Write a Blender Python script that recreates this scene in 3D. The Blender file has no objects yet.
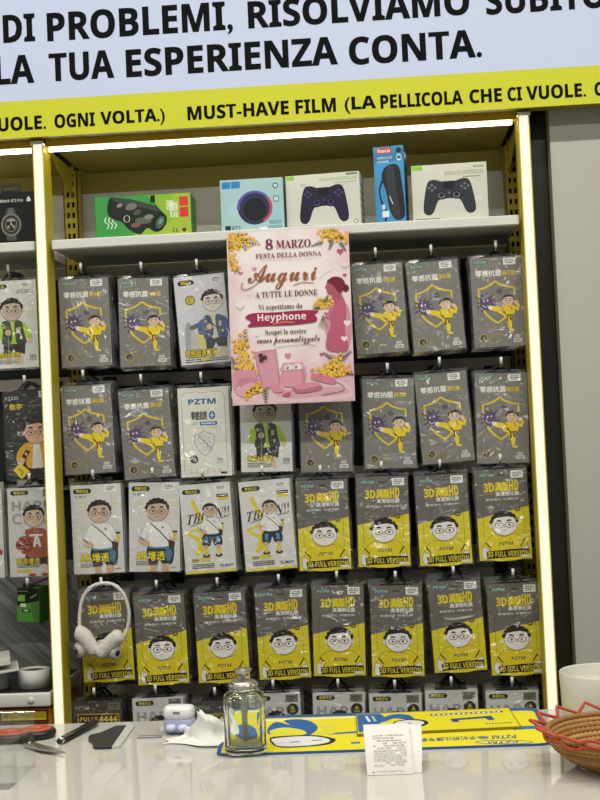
import bpy, bmesh, math, random
from mathutils import Vector, Matrix
from mathutils.geometry import tessellate_polygon

# ------------------------------------------------------------------ camera, world, lights, exposure
scene = bpy.context.scene
COL = scene.collection
CAM = Vector((0.632, -2.384, 1.35))
FPX = 1270.0
ZC = 0.95                                   # counter top height
YAW, PITCH, ROLL = math.radians(-3.664), math.radians(1.767), math.radians(-2.506)
FWD = Vector((math.sin(YAW) * math.cos(PITCH), math.cos(YAW) * math.cos(PITCH), math.sin(PITCH)))
_r = Vector((math.cos(YAW), -math.sin(YAW), 0)); _u = _r.cross(FWD)
RGT = _r * math.cos(ROLL) + _u * math.sin(ROLL)
UPV = -_r * math.sin(ROLL) + _u * math.cos(ROLL)
cam_data = bpy.data.cameras.new('camera'); cam = bpy.data.objects.new('camera', cam_data); COL.objects.link(cam)
cam_data.sensor_fit = 'HORIZONTAL'; cam_data.sensor_width = 36; cam_data.lens = 36 * FPX / 600
cam_data.clip_start = 0.05
m = Matrix((RGT, UPV, -FWD)).transposed().to_4x4(); m.translation = CAM
cam.matrix_world = m
scene.camera = cam

world = bpy.data.worlds.new('world'); scene.world = world; world.use_nodes = True
world.node_tree.nodes['Background'].inputs[0].default_value = (0.95, 0.97, 1.0, 1)
world.node_tree.nodes['Background'].inputs[1].default_value = 0.20

vs = scene.view_settings
vs.view_transform = 'Standard'; vs.look = 'None'; vs.gamma = 1.0; vs.use_curve_mapping = False
vs.exposure = 0.0
scene.cycles.transparent_max_bounces = 24

def area_light(x, y, z, sx, sy, power, color=(1, 0.97, 0.9)):
    d = bpy.data.lights.new('ceiling_lamp', 'AREA'); d.shape = 'RECTANGLE'; d.size = sx; d.size_y = sy
    d.energy = power; d.color = color
    o = bpy.data.objects.new('ceiling_lamp', d); COL.objects.link(o); o.location = (x, y, z)
    return o
LAMPS = [(-0.55, -1.15), (0.55, -1.15), (1.65, -1.15), (-0.55, -2.6), (0.55, -2.6), (1.65, -2.6)]
for lx, ly in LAMPS:
    area_light(lx, ly, 2.935, 0.9, 0.06, 15)

# ------------------------------------------------------------------ helpers
def ray(px, py):
    return FWD + RGT * ((px - 300) / FPX) - UPV * ((py - 400) / FPX)
def at(px, py, Y=0.0):
    d = ray(px, py); return CAM + d * ((Y - CAM.y) / d.y)
def atz(px, py, Z=ZC):
    d = ray(px, py); return CAM + d * ((Z - CAM.z) / d.z)

def lin(h):
    h = h.lstrip('#')
    c = [int(h[i:i + 2], 16) / 255 for i in (0, 2, 4)]
    return tuple(x / 12.92 if x <= 0.04045 else ((x + 0.055) / 1.055) ** 2.4 for x in c) + (1,)

_mats = {}
def P(nt): return nt.nodes['Principled BSDF']
def mat(hexc, rough=0.5, metal=0.0, spec=0.5, noise=0.0, nscale=30, bump=0.0, bscale=60, coat=0.0, wrap=False, emit=0.0):
    key = (hexc, rough, metal, spec, noise, nscale, bump, bscale, coat, wrap, emit)
    if key in _mats: return _mats[key]
    mt = bpy.data.materials.new('surface_' + hexc.lstrip('#')); mt.use_nodes = True
    nt = mt.node_tree; p = P(nt); L = nt.links
    p.inputs['Base Color'].default_value = lin(hexc); p.inputs['Roughness'].default_value = rough
    p.inputs['Metallic'].default_value = metal; p.inputs['Specular IOR Level'].default_value = spec
    tc = None
    if noise or bump or wrap:
        tc = nt.nodes.new('ShaderNodeTexCoord')
    if noise:
        n = nt.nodes.new('ShaderNodeTexNoise'); n.inputs['Scale'].default_value = nscale; n.inputs['Detail'].default_value = 4
        L.new(tc.outputs['Object'], n.inputs['Vector'])
        mx = nt.nodes.new('ShaderNodeMix'); mx.data_type = 'RGBA'; c = lin(hexc)
        mx.inputs['A'].default_value = tuple(x * (1 - noise) for x in c[:3]) + (1,)
        mx.inputs['B'].default_value = tuple(min(1, x * (1 + noise)) for x in c[:3]) + (1,)
        L.new(n.outputs['Fac'], mx.inputs['Factor']); L.new(mx.outputs['Result'], p.inputs['Base Color'])
    if bump:
        n = nt.nodes.new('ShaderNodeTexNoise'); n.inputs['Scale'].default_value = bscale; n.inputs['Detail'].default_value = 3
        L.new(tc.outputs['Object'], n.inputs['Vector'])
        b = nt.nodes.new('ShaderNodeBump'); b.inputs['Strength'].default_value = bump; b.inputs['Distance'].default_value = 0.002
        L.new(n.outputs['Fac'], b.inputs['Height']); L.new(b.outputs['Normal'], p.inputs['Normal'])
    if coat: 
        p.inputs['Coat Weight'].default_value = coat; p.inputs['Coat Roughness'].default_value = 0.06
    if wrap:                                  # clear film drawn tight over the print: creased clear coat
        p.inputs['Coat Weight'].default_value = 1.0; p.inputs['Coat Roughness'].default_value = 0.18
        p.inputs['Coat IOR'].default_value = 1.6
        oi = nt.nodes.new('ShaderNodeObjectInfo')
        add = nt.nodes.new('ShaderNodeVectorMath'); add.operation = 'MULTIPLY_ADD'
        add.inputs[1].default_value = (7.3, 3.1, 5.7)
        L.new(oi.outputs['Location'], add.inputs[0]); L.new(tc.outputs['Object'], add.inputs[2])
        n = nt.nodes.new('ShaderNodeTexNoise'); n.inputs['Scale'].default_value = 15; n.inputs['Detail'].default_value = 2.0
        n.inputs['Distortion'].default_value = 2.0
        L.new(add.outputs[0], n.inputs['Vector'])
        rg = nt.nodes.new('ShaderNodeMath'); rg.operation = 'SUBTRACT'; rg.inputs[1].default_value = 0.5
        L.new(n.outputs['Fac'], rg.inputs[0])
        ab = nt.nodes.new('ShaderNodeMath'); ab.operation = 'ABSOLUTE'; L.new(rg.outputs[0], ab.inputs[0])
        b = nt.nodes.new('ShaderNodeBump'); b.inputs['Strength'].default_value = 1.0; b.inputs['Distance'].default_value = 0.055
        L.new(ab.outputs[0], b.inputs['Height']); L.new(b.outputs['Normal'], p.inputs['Coat Normal'])
    if emit:
        p.inputs['Emission Color'].default_value = lin(hexc); p.inputs['Emission Strength'].default_value = emit
    _mats[key] = mt
    return mt
def film(h): return mat(h, 0.5, wrap=True)
def ink(h): return mat(h, 0.6, spec=0.3)

def glass_mat(name, color=(1, 1, 1, 1), rough=0.02, ior=1.45):
    mt = bpy.data.materials.new(name); mt.use_nodes = True; p = P(mt.node_tree)
    p.inputs['Base Color'].default_value = color; p.inputs['Roughness'].default_value = rough
    p.inputs['Transmission Weight'].default_value = 1.0; p.inputs['IOR'].default_value = ior
    return mt
def clear_film_mat(name, clear=0.8, tint=(1, 1, 1, 1), rough=0.12):
    mt = bpy.data.materials.new(name); mt.use_nodes = True; nt = mt.node_tree
    for n in list(nt.nodes): nt.nodes.remove(n)
    out = nt.nodes.new('ShaderNodeOutputMaterial'); mx = nt.nodes.new('ShaderNodeMixShader')
    tr = nt.nodes.new('ShaderNodeBsdfTransparent'); tr.inputs[0].default_value = tint
    gl = nt.nodes.new('ShaderNodeBsdfGlossy'); gl.inputs['Roughness'].default_value = rough
    gl.inputs['Color'].default_value = (0.8, 0.8, 0.8, 1)
    mx.inputs[0].default_value = 1 - clear
    nt.links.new(tr.outputs[0], mx.inputs[1]); nt.links.new(gl.outputs[0], mx.inputs[2]); nt.links.new(mx.outputs[0], out.inputs[0])
    return mt
CLEAR = clear_film_mat('clear_film', 0.82)
ACRYLIC = clear_film_mat('clear_acrylic', 0.94, (0.985, 0.99, 0.99, 1), 0.04)

class MB:
    """collects faces and links them as one mesh object"""
    def __init__(s): s.v = []; s.f = []; s.m = []; s.s = []; s.mats = []
    def mi(s, mt):
        if mt not in s.mats: s.mats.append(mt)
        return s.mats.index(mt)
    def add(s, vs_, fs, mt, smooth=False):
        o = len(s.v); k = s.mi(mt); s.v += [tuple(v) for v in vs_]
        for f in fs: s.f.append([i + o for i in f]); s.m.append(k); s.s.append(smooth)
        return s
    def box(s, x0, x1, y0, y1, z0, z1, mt):
        v = [(x, y, z) for z in (z0, z1) for y in (y0, y1) for x in (x0, x1)]
        return s.add(v, [(0, 2, 3, 1), (4, 5, 7, 6), (0, 1, 5, 4), (2, 6, 7, 3), (0, 4, 6, 2), (1, 3, 7, 5)], mt)
    def cbox(s, x0, x1, y0, y1, z0, z1, mt, b=0.002, seg=1):
        bm = bmesh.new(); bmesh.ops.create_cube(bm, size=1)
        for v in bm.verts:
            v.co = ((x0 + x1) / 2 + v.co.x * (x1 - x0), (y0 + y1) / 2 + v.co.y * (y1 - y0), (z0 + z1) / 2 + v.co.z * (z1 - z0))
        bmesh.ops.bevel(bm, geom=bm.edges[:], offset=b, segments=seg, profile=0.5, affect='EDGES')
        bm.verts.index_update()
        s.add([v.co[:] for v in bm.verts], [[v.index for v in f.verts] for f in bm.faces], mt, seg > 1); bm.free()
        return s
    def tube(s, pts, r, mt, n=8, closed=False, rad=None):
        pts = [Vector(p) for p in pts]; N = len(pts); vs_ = []; up = Vector((0.13, 0.31, 0.94))
        prev = None
        for i, p in enumerate(pts):
            a = pts[(i - 1) % N] if closed or i > 0 else p; b = pts[(i + 1) % N] if closed or i < N - 1 else p
            t = (b - a).normalized()
            if prev is None:
                q = t.cross(up); q = q if q.length > 1e-3 else t.cross(Vector((1, 0, 0)))
            else: q = prev - t * prev.dot(t)
            q.normalize(); prev = q; w = t.cross(q); rr = rad[i] if rad else r
            for k in range(n):
                an = 2 * math.pi * k / n; vs_.append(p + q * (rr * math.cos(an)) + w * (rr * math.sin(an)))
        fs = []
        for i in range(N if closed else N - 1):
            j = (i + 1) % N
            for k in range(n):
                fs.append((i * n + k, i * n + (k + 1) % n, j * n + (k + 1) % n, j * n + k))
        if not closed: fs += [tuple(range(n))[::-1], tuple((N - 1) * n + k for k in range(n))]
        return s.add(vs_, fs, mt, True)
    def lathe(s, prof, mt, n=32, c=(0, 0, 0), sq=0.0):
        """prof: (radius, z); sq>0 squares the section"""
        vs_ = []
        for r, z in prof:
            for k in range(n):
                a = 2 * math.pi * k / n; ca, sa = math.cos(a), math.sin(a)
                if sq: 
                    e = 2 + sq; q = (abs(ca) ** e + abs(sa) ** e) ** (-1 / e)
                else: q = 1
                vs_.append((c[0] + r * q * ca, c[1] + r * q * sa, c[2] + z))
        fs = [(i * n + k, i * n + (k + 1) % n, (i + 1) * n + (k + 1) % n, (i + 1) * n + k) for i in range(len(prof) - 1) for k in range(n)]
        return s.add(vs_, fs, mt, True)
    def prism(s, pts, z0, z1, mt):
        """extrude an xy outline"""
        n = len(pts); v = [(x, y, z0) for x, y in pts] + [(x, y, z1) for x, y in pts]
        tr = tessellate_polygon([[Vector((x, y, 0)) for x, y in pts]])
        fs = [tuple(t)[::-1] for t in tr] + [tuple(i + n for i in t) for t in tr] + [(i, (i + 1) % n, (i + 1) % n + n, i + n) for i in range(n)]
        return s.add(v, fs, mt)
    def mesh(s, name):
        me = bpy.data.meshes.new(name); me.from_pydata(s.v, [], s.f)
        for mt in s.mats: me.materials.append(mt)
        me.polygons.foreach_set('material_index', s.m); me.polygons.foreach_set('use_smooth', s.s); me.update()
        return me
    def build(s, name, parent=None, **k):
        return link(name, s.mesh(name), parent, **k)

def link(name, me, parent=None, **k):
    o = bpy.data.objects.new(name, me); COL.objects.link(o); o.parent = parent
    for a, b in k.items(): o[a] = b
    return o
def thing(name, label, cat, loc=(0, 0, 0), rot=(0, 0, 0), group=None):
    o = bpy.data.objects.new(name, None); COL.objects.link(o); o.location = loc; o.rotation_euler = rot
    o.empty_display_size = 0.02; o['label'] = label; o['category'] = cat
    if group: o['group'] = group
    return o

# ---- text as mesh (Blender's own built-in typeface and its glyph fallbacks)
def styled(s, st):
    T = {'bold': (0x1D5D4, 0x1D5EE, 0x1D7EC), 'serif': (0x1D400, 0x1D41A, 0x1D7CE), 'script': (0x1D4D0, 0x1D4EA, None), 'ital': (0x1D468, 0x1D482, 0x1D7CE)}.get(st)
    if not T: return s
    r = ''
    for c in s:
        if 'A' <= c <= 'Z': r += chr(T[0] + ord(c) - 65)
        elif 'a' <= c <= 'z': r += chr(T[1] + ord(c) - 97)
        elif c.isdigit() and ord(c) < 128 and T[2]: r += chr(T[2] + ord(c) - 48)
        else: r += c
    return r
_txt = {}
def text_geo(body, st='bold', off=0.0):
    key = (body, st)
    if key in _txt: return _txt[key]
    c = bpy.data.curves.new('t', 'FONT'); c.body = styled(body, st); c.resolution_u = 2
    o = bpy.data.objects.new('t', c); COL.objects.link(o)
    me = bpy.data.meshes.new_from_object(o.evaluated_get(bpy.context.evaluated_depsgraph_get()))
    vs_ = [v.co.xy[:] for v in me.vertices]; fs = [list(p.vertices) for p in me.polygons]
    bpy.data.objects.remove(o); bpy.data.curves.remove(c); bpy.data.meshes.remove(me)
    x0 = min(v[0] for v in vs_); x1 = max(v[0] for v in vs_); y0 = min(v[1] for v in vs_); y1 = max(v[1] for v in vs_)
    _txt[key] = ([((x - x0) / (x1 - x0), (y - y0) / (y1 - y0)) for x, y in vs_], fs, (x1 - x0) / (y1 - y0))
    return _txt[key]

def islands(n, faces):
    par = list(range(n))
    def find(i):
        while par[i] != i: par[i] = par[par[i]]; i = par[i]
        return i
    for f in faces:
        for i in f[1:]: par[find(i)] = find(f[0])
    out = {}
    for f in faces: out.setdefault(find(f[0]), []).append(f)
    return list(out.values())
def embolden(V, faces, d):
    """push the outline of flat xz lettering outwards by d"""
    cnt = {}
    for f in faces:
        ar = sum(V[f[i - 1]][0] * V[f[i]][2] - V[f[i]][0] * V[f[i - 1]][2] for i in range(len(f)))
        q = f if ar > 0 else f[::-1]
        for i in range(len(q)): cnt.setdefault(frozenset((q[i - 1], q[i])), []).append((q[i - 1], q[i]))
    N = {}
    for e in cnt.values():
        if len(e) != 1: continue
        a, b = e[0]; dx, dz = V[b][0] - V[a][0], V[b][2] - V[a][2]; l = math.hypot(dx, dz)
        if l < 1e-9: continue
        for k in (a, b): N.setdefault(k, []).append((dz / l, -dx / l))
    out = list(V)
    for k, ns in N.items():
        sx, sz = sum(n[0] for n in ns), sum(n[1] for n in ns); l = math.hypot(sx, sz)
        if l < 1e-6: continue
        sx, sz = sx / l, sz / l; c = max(0.6, sum(sx * n[0] + sz * n[1] for n in ns) / len(ns))
        out[k] = (V[k][0] + sx * d / c, V[k][1], V[k][2] + sz * d / c)
    return out
def smooth(pts, n=5, closed=True):
    out = []; N = len(pts)
    for i in range(N if closed else N - 1):
        g = lambda k: pts[k % N] if closed else pts[max(0, min(N - 1, k))]
        p0, p1, p2, p3 = g(i - 1), g(i), g(i + 1), g(i + 2)
        for k in range(n):
            t = k / n
            out.append(tuple(0.5 * (2 * p1[j] + (p2[j] - p0[j]) * t + (2 * p0[j] - 5 * p1[j] + 4 * p2[j] - p3[j]) * t * t + (3 * p1[j] - p0[j] - 3 * p2[j] + p3[j]) * t ** 3) for j in (0, 1)))
    if not closed: out.append(pts[-1])
    return out
def ell(cx, cy, rx, ry, n=20, a0=0, a1=360):
    k = n if abs(a1 - a0) >= 360 else n + 1
    return [(cx + rx * math.cos(math.radians(a0 + (a1 - a0) * i / n)), cy + ry * math.sin(math.radians(a0 + (a1 - a0) * i / n))) for i in range(k)]

class Art:
    """flat print in design units (x right, y DOWN); kept in thin layers on a real face"""
    STEP = 0.00012
    def __init__(s, place, ink_=film): s.place = place; s.b = {}; s.L = 1; s.ink = ink_; s.g = 'print'
    def put(s, pts, fs, col, g=None):
        mb = s.b.setdefault(g or s.g, MB())
        mb.add([s.place(x, y, s.L * s.STEP) for x, y in pts], fs, s.ink(col)); s.L += 0.035
    def poly(s, pts, col, g=None):
        tr = tessellate_polygon([[Vector((x, y, 0)) for x, y in pts]])
        s.put(pts, [tuple(t) for t in tr], col, g)
    def rect(s, x0, y0, x1, y1, col, g=None): s.put([(x0, y0), (x1, y0), (x1, y1), (x0, y1)], [(0, 1, 2, 3)], col, g)
    def rrect(s, x0, y0, x1, y1, r, col, g=None):
        p = []
        for cx, cy, a in ((x1 - r, y0 + r, -90), (x1 - r, y1 - r, 0), (x0 + r, y1 - r, 90), (x0 + r, y0 + r, 180)):
            p += ell(cx, cy, r, r, 4, a, a + 90)
        s.put(p, [tuple(range(len(p)))], col, g)
    def ell(s, cx, cy, rx, ry, col, n=20, g=None, rot=0):
        p = ell(0, 0, rx, ry, n); c, q = math.cos(math.radians(rot)), math.sin(math.radians(rot))
        s.put([(cx + x * c - y * q, cy + x * q + y * c) for x, y in p], [tuple(range(n))], col, g)
    def stroke(s, pts, w, col, closed=False, g=None):
        N = len(pts); vs_ = []; fs = []
        for i, p in enumerate(pts):
            a = pts[i - 1] if (i or closed) else p; b = pts[(i + 1) % N] if (i < N - 1 or closed) else p
            dx, dy = b[0] - a[0], b[1] - a[1]; l = math.hypot(dx, dy) or 1
            ww = w[i] if isinstance(w, (list, tuple)) else w
            vs_ += [(p[0] - dy / l * ww / 2, p[1] + dx / l * ww / 2), (p[0] + dy / l * ww / 2, p[1] - dx / l * ww / 2)]
        for i in range(N if closed else N - 1):
            j = (i + 1) % N; fs.append((2 * i, 2 * i + 1, 2 * j + 1, 2 * j))
        s.put(vs_, fs, col, g)
    def text(s, body, x0, y0, x1, y1, col, st='bold', off=0.0, rot=0, keep=False, g='lettering', shear=0.0, flip=False):
        """fit into the box (y0 top, y1 bottom)"""
        v, f, asp = text_geo(body, st, off); w, h = x1 - x0, y1 - y0
        if keep:
            ww = h * asp
            if ww < w: x0 += (w - ww) / 2; w = ww
        c, q = math.cos(math.radians(rot)), math.sin(math.radians(rot)); cx, cy = x0 + w / 2, y0 + h / 2; pts = []
        for a, b in v:
            if flip: a, b = 1 - a, 1 - b
            x = x0 + a * w + shear * h * (b - .5) - cx; y = y1 - b * h - cy
            pts.append((cx + x * c - y * q, cy + x * q + y * c))
        k = off * h
        sh = [(0, 0)] if off <= 0 else [(0, 0), (k, 0), (-k, 0), (0, k), (0, -k)] + ([(k * .7, k * .7), (-k * .7, k * .7), (k * .7, -k * .7), (-k * .7, -k * .7)] if off > 0.06 else [])
        n = len(pts)
        for a, b in sh: s.put([(x + a, y + b) for x, y in pts], f, col, g)
    def meshes(s, base):
        return {g: mb.mesh(g) for g, mb in s.b.items()}

# ------------------------------------------------------------------ common materials
YELLOW = mat('c2ae2a', 0.42, noise=0.05, nscale=12)
DARKM = mat('262624', 0.5)
WHITEM = mat('dcdcd4', 0.45)
CHROME = mat('d6d6d2', 0.25, metal=1.0)
BLACKP = mat('141414', 0.4)

def emit_mat(name, color, strength):
    mt = bpy.data.materials.new(name); mt.use_nodes = True; p = P(mt.node_tree)
    p.inputs['Base Color'].default_value = (0.8, 0.8, 0.75, 1); p.inputs['Emission Color'].default_value = color
    p.inputs['Emission Strength'].default_value = strength
    return mt
LED = emit_mat('led_diffuser', (1.0, 0.96, 0.72, 1), 0.86)
LED.node_tree.nodes['Principled BSDF'].inputs['Base Color'].default_value = (0.3, 0.29, 0.22, 1)
LEDW = emit_mat('led_tube', (1.0, 0.98, 0.90, 1), 9.0)

# ------------------------------------------------------------------ the setting
Z_SHELF = at(300, 226.5, 0).z
Z_CAN = at(300, 135, 0).z
def structure(name, mb): return mb.build(name, None, kind='structure')
structure('floor', MB().box(-3, 4, -5, 1.2, -0.05, 0, mat('8d8a84', 0.35, noise=0.08, nscale=3)))
structure('ceiling', MB().box(-3, 4, -5, 1.2, 3.0, 3.06, mat('e6e6e2', 0.8)))
structure('wall_back', MB().box(-3, 4, 0.42, 0.5, 0, 3.0, mat('5c5b57', 0.7)))
wr0 = at(563, 400, 0.02).x
structure('wall_right', MB().box(wr0, 3.2, 0.02, 0.42, 0, 3.0, mat('b9b7ac', 0.42, noise=0.03, nscale=2.5)))
structure('gap_shade_1', MB().cbox(0.936, wr0 - 0.001, 0.06, 0.415, 0, 2.6, mat('34322e', 0.3, metal=0.3), 0.002))  # shade in the gap between post and wall, built as a dark strip

lampwhite = mat('e8e8e4', 0.5)
for k, (lx, ly) in enumerate(LAMPS):
    t = thing('ceiling_light', 'long white ceiling light %s, %s' % (('over the counter', 'over the customer floor')[k // 3], ('left end', 'middle', 'right end')[k % 3]), 'ceiling light', (lx, ly, 3.0), group='ceiling lights of the shop')
    h = MB()
    for a in ((-0.48, 0.48, -0.1, -0.085), (-0.48, 0.48, 0.085, 0.1), (-0.48, -0.455, -0.085, 0.085), (0.455, 0.48, -0.085, 0.085)): h.box(*a, -0.07, 0, lampwhite)
    h.build('frame', t)
    MB().box(-0.455, 0.455, -0.085, 0.085, -0.05, -0.03, lampwhite).build('diffuser', t)

# ------------------------------------------------------------------ wall display racks
Y_BACK = 0.29
def grain_mat():
    mt = bpy.data.materials.new('diagonal_grey_grain'); mt.use_nodes = True; nt = mt.node_tree; p = P(nt); L = nt.links
    tc = nt.nodes.new('ShaderNodeTexCoord'); mp = nt.nodes.new('ShaderNodeMapping')
    mp.inputs['Rotation'].default_value = (0, math.radians(-42), 0); mp2 = nt.nodes.new('ShaderNodeMapping'); mp2.inputs['Scale'].default_value = (3, 3, 60)
    n = nt.nodes.new('ShaderNodeTexNoise'); n.inputs['Scale'].default_value = 3; n.inputs['Detail'].default_value = 5
    L.new(tc.outputs['Object'], mp.inputs['Vector']); L.new(mp.outputs[0], mp2.inputs['Vector']); L.new(mp2.outputs[0], n.inputs['Vector'])
    cr = nt.nodes.new('ShaderNodeValToRGB'); cr.color_ramp.elements[0].position = 0.3; cr.color_ramp.elements[1].position = 0.7
    cr.color_ramp.elements[0].color = lin('6e6e6c'); cr.color_ramp.elements[1].color = lin('b4b4b0')
    L.new(n.outputs['Fac'], cr.inputs[0]); L.new(cr.outputs[0], p.inputs['Base Color']); p.inputs['Roughness'].default_value = 0.6
    return mt
GRAIN = grain_mat()

def upright(parent, x, ztop, width=0.03):
    mb = MB(); y0, y1 = 0.235, 0.275
    for a, b in ((0, 0.24), (0.42, 0.58), (0.76, 1)):
        mb.box(x - width / 2 + a * width, x - width / 2 + b * width, y0, y0 + 0.003, 0.0, ztop, YELLOW)
    z = 0.02
    while z < ztop:
        for a, b in ((0.24, 0.42), (0.58, 0.76)):
            mb.box(x - width / 2 + a * width, x - width / 2 + b * width, y0, y0 + 0.003, z, z + 0.011, YELLOW)
        z += 0.022
    mb.box(x - width / 2, x - width / 2 + 0.002, y0, y1, 0, ztop, YELLOW).box(x + width / 2 - 0.002, x + width / 2, y0, y1, 0, ztop, YELLOW)
    mb.box(x - width / 2, x + width / 2, y1 - 0.004, y1, 0, ztop, mat('1c1b16', 0.7))
    return mb.build('upright', parent)

def led_post(parent, x):
    ztop = min(at(40, 140, 0).z, at(300, 121, -0.04).z - 0.005)
    p = MB().box(x - 0.0105, x - 0.0085, -0.012, 0.042, 0.02, ztop, YELLOW).box(x + 0.0085, x + 0.0105, -0.012, 0.042, 0.02, ztop, YELLOW) \
            .box(x - 0.0085, x + 0.0085, 0.03, 0.042, 0.02, ztop, YELLOW).build('led_post', parent)
    prof = [(x + 0.0085 * math.sin(a), -0.0125 - 0.0055 * math.cos(a)) for a in [math.radians(t) for t in range(-90, 91, 18)]]
    MB().prism(prof + [(x + 0.0085, -0.004), (x - 0.0085, -0.004)], 0.02, ztop - 0.004, LED).build('light_diffuser', p, label='glowing warm white diffuser')
    MB().cbox(x - 0.0125, x + 0.0125, -0.02, 0.054, ztop - 0.004, ztop + 0.003, CHROME, 0.001).build('end_cap', p)

def rack(x0, label, right_post):
    t = thing('display_rack', label, 'display rack', (0, 0, 0))
    xa, xb = x0 + 0.011, x0 + 0.909
    MB().box(xa - 0.0105, xb + 0.0105, Y_BACK, Y_BACK + 0.02, 0.05, Z_SHELF - 0.03, mat('1f1f1e', 0.6)).build('back_panel', t)
    zg = at(60, 560, Y_BACK).z
    MB().box(xa - 0.0105, xb + 0.0105, Y_BACK - 0.006, Y_BACK - 0.0005, 0.4, zg, GRAIN).build('grained_panel', t, label='grey panel with diagonal grain')
    MB().box(xa - 0.0105, xb + 0.0105, Y_BACK, Y_BACK + 0.02, Z_SHELF - 0.03, Z_CAN + 0.02, mat('e2e2d6', 0.35)).build('upper_panel', t, label='pale upper back panel')
    cn = MB().box(x0 + 0.016, x0 + 0.904, 0.03, 0.36, Z_CAN + 0.014, Z_CAN + 0.03, mat('998c34', 0.5)).build('canopy', t)
    MB().box(x0 + 0.013, x0 + 0.907, 0.0, 0.02, Z_CAN + 0.006, Z_CAN + 0.045, mat('c39a24', 0.4)).build('front_lip', cn)
    MB().box(xa, xb, Y_BACK - 0.004, Y_BACK - 0.0005, Z_CAN - 0.03, Z_CAN + 0.013, mat('998c34', 0.5)).build('valance', cn)
    MB().box(x0 + 0.016, x0 + 0.9, 0.006, 0.014, Z_CAN - 0.001, Z_CAN + 0.0045, LEDW).build('light_tube', cn, label='bright white light tube')
    for xx in ((x0 + 0.004, x0 + 0.916) if right_post else (x0 + 0.004,)):
        pr = [(0.052, Z_CAN + 0.013), (0.235, Z_CAN + 0.013), (0.235, Z_CAN - 0.05)]
        mb = MB(); n = len(pr)
        mb.add([(xx - 0.001, y, z) for y, z in pr] + [(xx + 0.001, y, z) for y, z in pr], [(0, 1, 2), (5, 4, 3), (0, 3, 4, 1), (1, 4, 5, 2), (2, 5, 3, 0)], YELLOW)
        mb.build('bracket', t)
    return t
RACK = rack(0.0, 'yellow framed wall display rack full of hanging packages between two lit posts', True)
RACK_L = rack(-0.92, 'second yellow framed display rack cut off by the left picture edge', False)
upright(RACK, 0.0, Z_CAN + 0.01); upright(RACK, 0.921, Z_CAN + 0.01); upright(RACK_L, -0.92, Z_CAN + 0.01)
led_post(RACK, 0.0); led_post(RACK, 0.92); led_post(RACK_L, -0.92)
SHW = mat('dadad2', 0.4)
for x0, lb in ((0, 'long white shelf board carrying five boxes above the hanging packages'), (-0.92, 'white shelf board under the black watch box')):
    t = thing('shelf_board', lb, 'shelf', (x0 + 0.46, 0.14, Z_SHELF - 0.019))
    MB().cbox(-0.444, 0.444, -0.14, -0.128, 0, 0.019, SHW, 0.002).build('front_edge', t)
    MB().cbox(-0.444, 0.444, -0.128, 0.125, 0.003, 0.019, SHW, 0.001).build('board', t)

# ------------------------------------------------------------------ sign over the racks
YS = -0.04
def sign():
    zb = at(300, 121, YS).z; zs = at(300, 83.5, YS).z; zt = zb + 0.42
    t = thing('sign_board', 'long backlit white and yellow sign board over the display rack', 'sign', (0.46, 0, zb))
    W = 1.5
    SW = emit_mat('sign_white', lin('cdd7ee'), 0.50); SY = emit_mat('sign_yellow', lin('c8cc10'), 0.26)
    SW.node_tree.nodes['Principled BSDF'].inputs['Base Color'].default_value = lin('8c92a0')
    SY.node_tree.nodes['Principled BSDF'].inputs['Base Color'].default_value = lin('b6b60c')
    MB().box(-W, W, YS, YS + 0.003, zs - zb, zt - zb, SW).build('white_panel', t, label='luminous white panel')
    MB().box(-W, W, YS, YS + 0.003, 0.0, zs - zb, SY).build('yellow_stripe', t, label='yellow band along the bottom')
    MB().box(-W, W, YS + 0.003, -0.001, 0.002, zt - zb, mat('8a7a20', 0.5)).build('housing', t)
    bk = mat('08080a', 0.75, spec=0.15)
    def word(body, px0, px1, ytop, ybase, name='lettering', desc=None, x_fixed=None):
        a = at(px0, ybase, YS); b = at(px1, ybase, YS)
        mid = (px0 + px1) / 2
        # the writing is level: height from the baseline at the word's left end
        z0 = at(px0, ybase, YS).z; h = at(px0, ytop, YS).z - z0
        v, f, asp = text_geo(body, 'bold')
        dz = desc or 0
        w = b.x - a.x
        V = [(a.x - 0.46 + x * w, YS - 0.0006, (z0 - zb) - dz * h + y * h * (1 + dz)) for x, y in v]
        V = embolden(V, f, h * 0.02)
        for isl in islands(len(V), f):
            ix = {q: n_ for n_, q in enumerate(sorted({i for fc in isl for i in fc}))}
            MB().add([V[q] for q in ix], [[ix[i] for i in fc] for fc in isl], bk).build('letter', t)
    bl1 = lambda x: 43.0 - 0.0576 * x
    bl2 = lambda x: 84.5 - 0.0553 * x
    for b_, x0, x1, d in (('DI', 4, 35, 0), ('PROBLEMI,', 48, 233, 0.2), ('RISOLVIAMO', 249, 470, 0), ('SUBITO', 487, 606, 0)):
        word(b_, x0, x1, bl1(x0) - 27, bl1(x0), desc=d)
    for b_, x0, x1 in (('LA', -4, 34), ('TUA', 50, 114), ('ESPERIENZA', 127, 338), ('CONTA.', 350, 482)):
        word(b_, x0, x1, bl2(x0) - 27.5, bl2(x0))
    bl3 = lambda x: 131.5 - 0.0597 * x
    for b_, x0, x1, d in (('MUST-HAVE', 188, 289, 0), ('FILM', 296, 336, 0), ('(LA', 345, 376, 0.22), ('PELLICOLA', 381, 463, 0), ('CHE', 470, 502, 0), ('CI', 508, 522, 0), ('VUOLE.', 527, 586, 0),
                          ('OGNI', 595, 634, 0), ('VOLTA.)', 640, 703, 0.22), ('VUOLE.', -14, 46, 0), ('OGNI', 55, 95, 0), ('VOLTA.)', 101, 165, 0.22), ('CI', -34, -20, 0), ('CHE', -70, -40, 0)):
        word(b_, x0, x1, bl3(x0) - 13.5, bl3(x0), desc=d)
sign()
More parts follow.
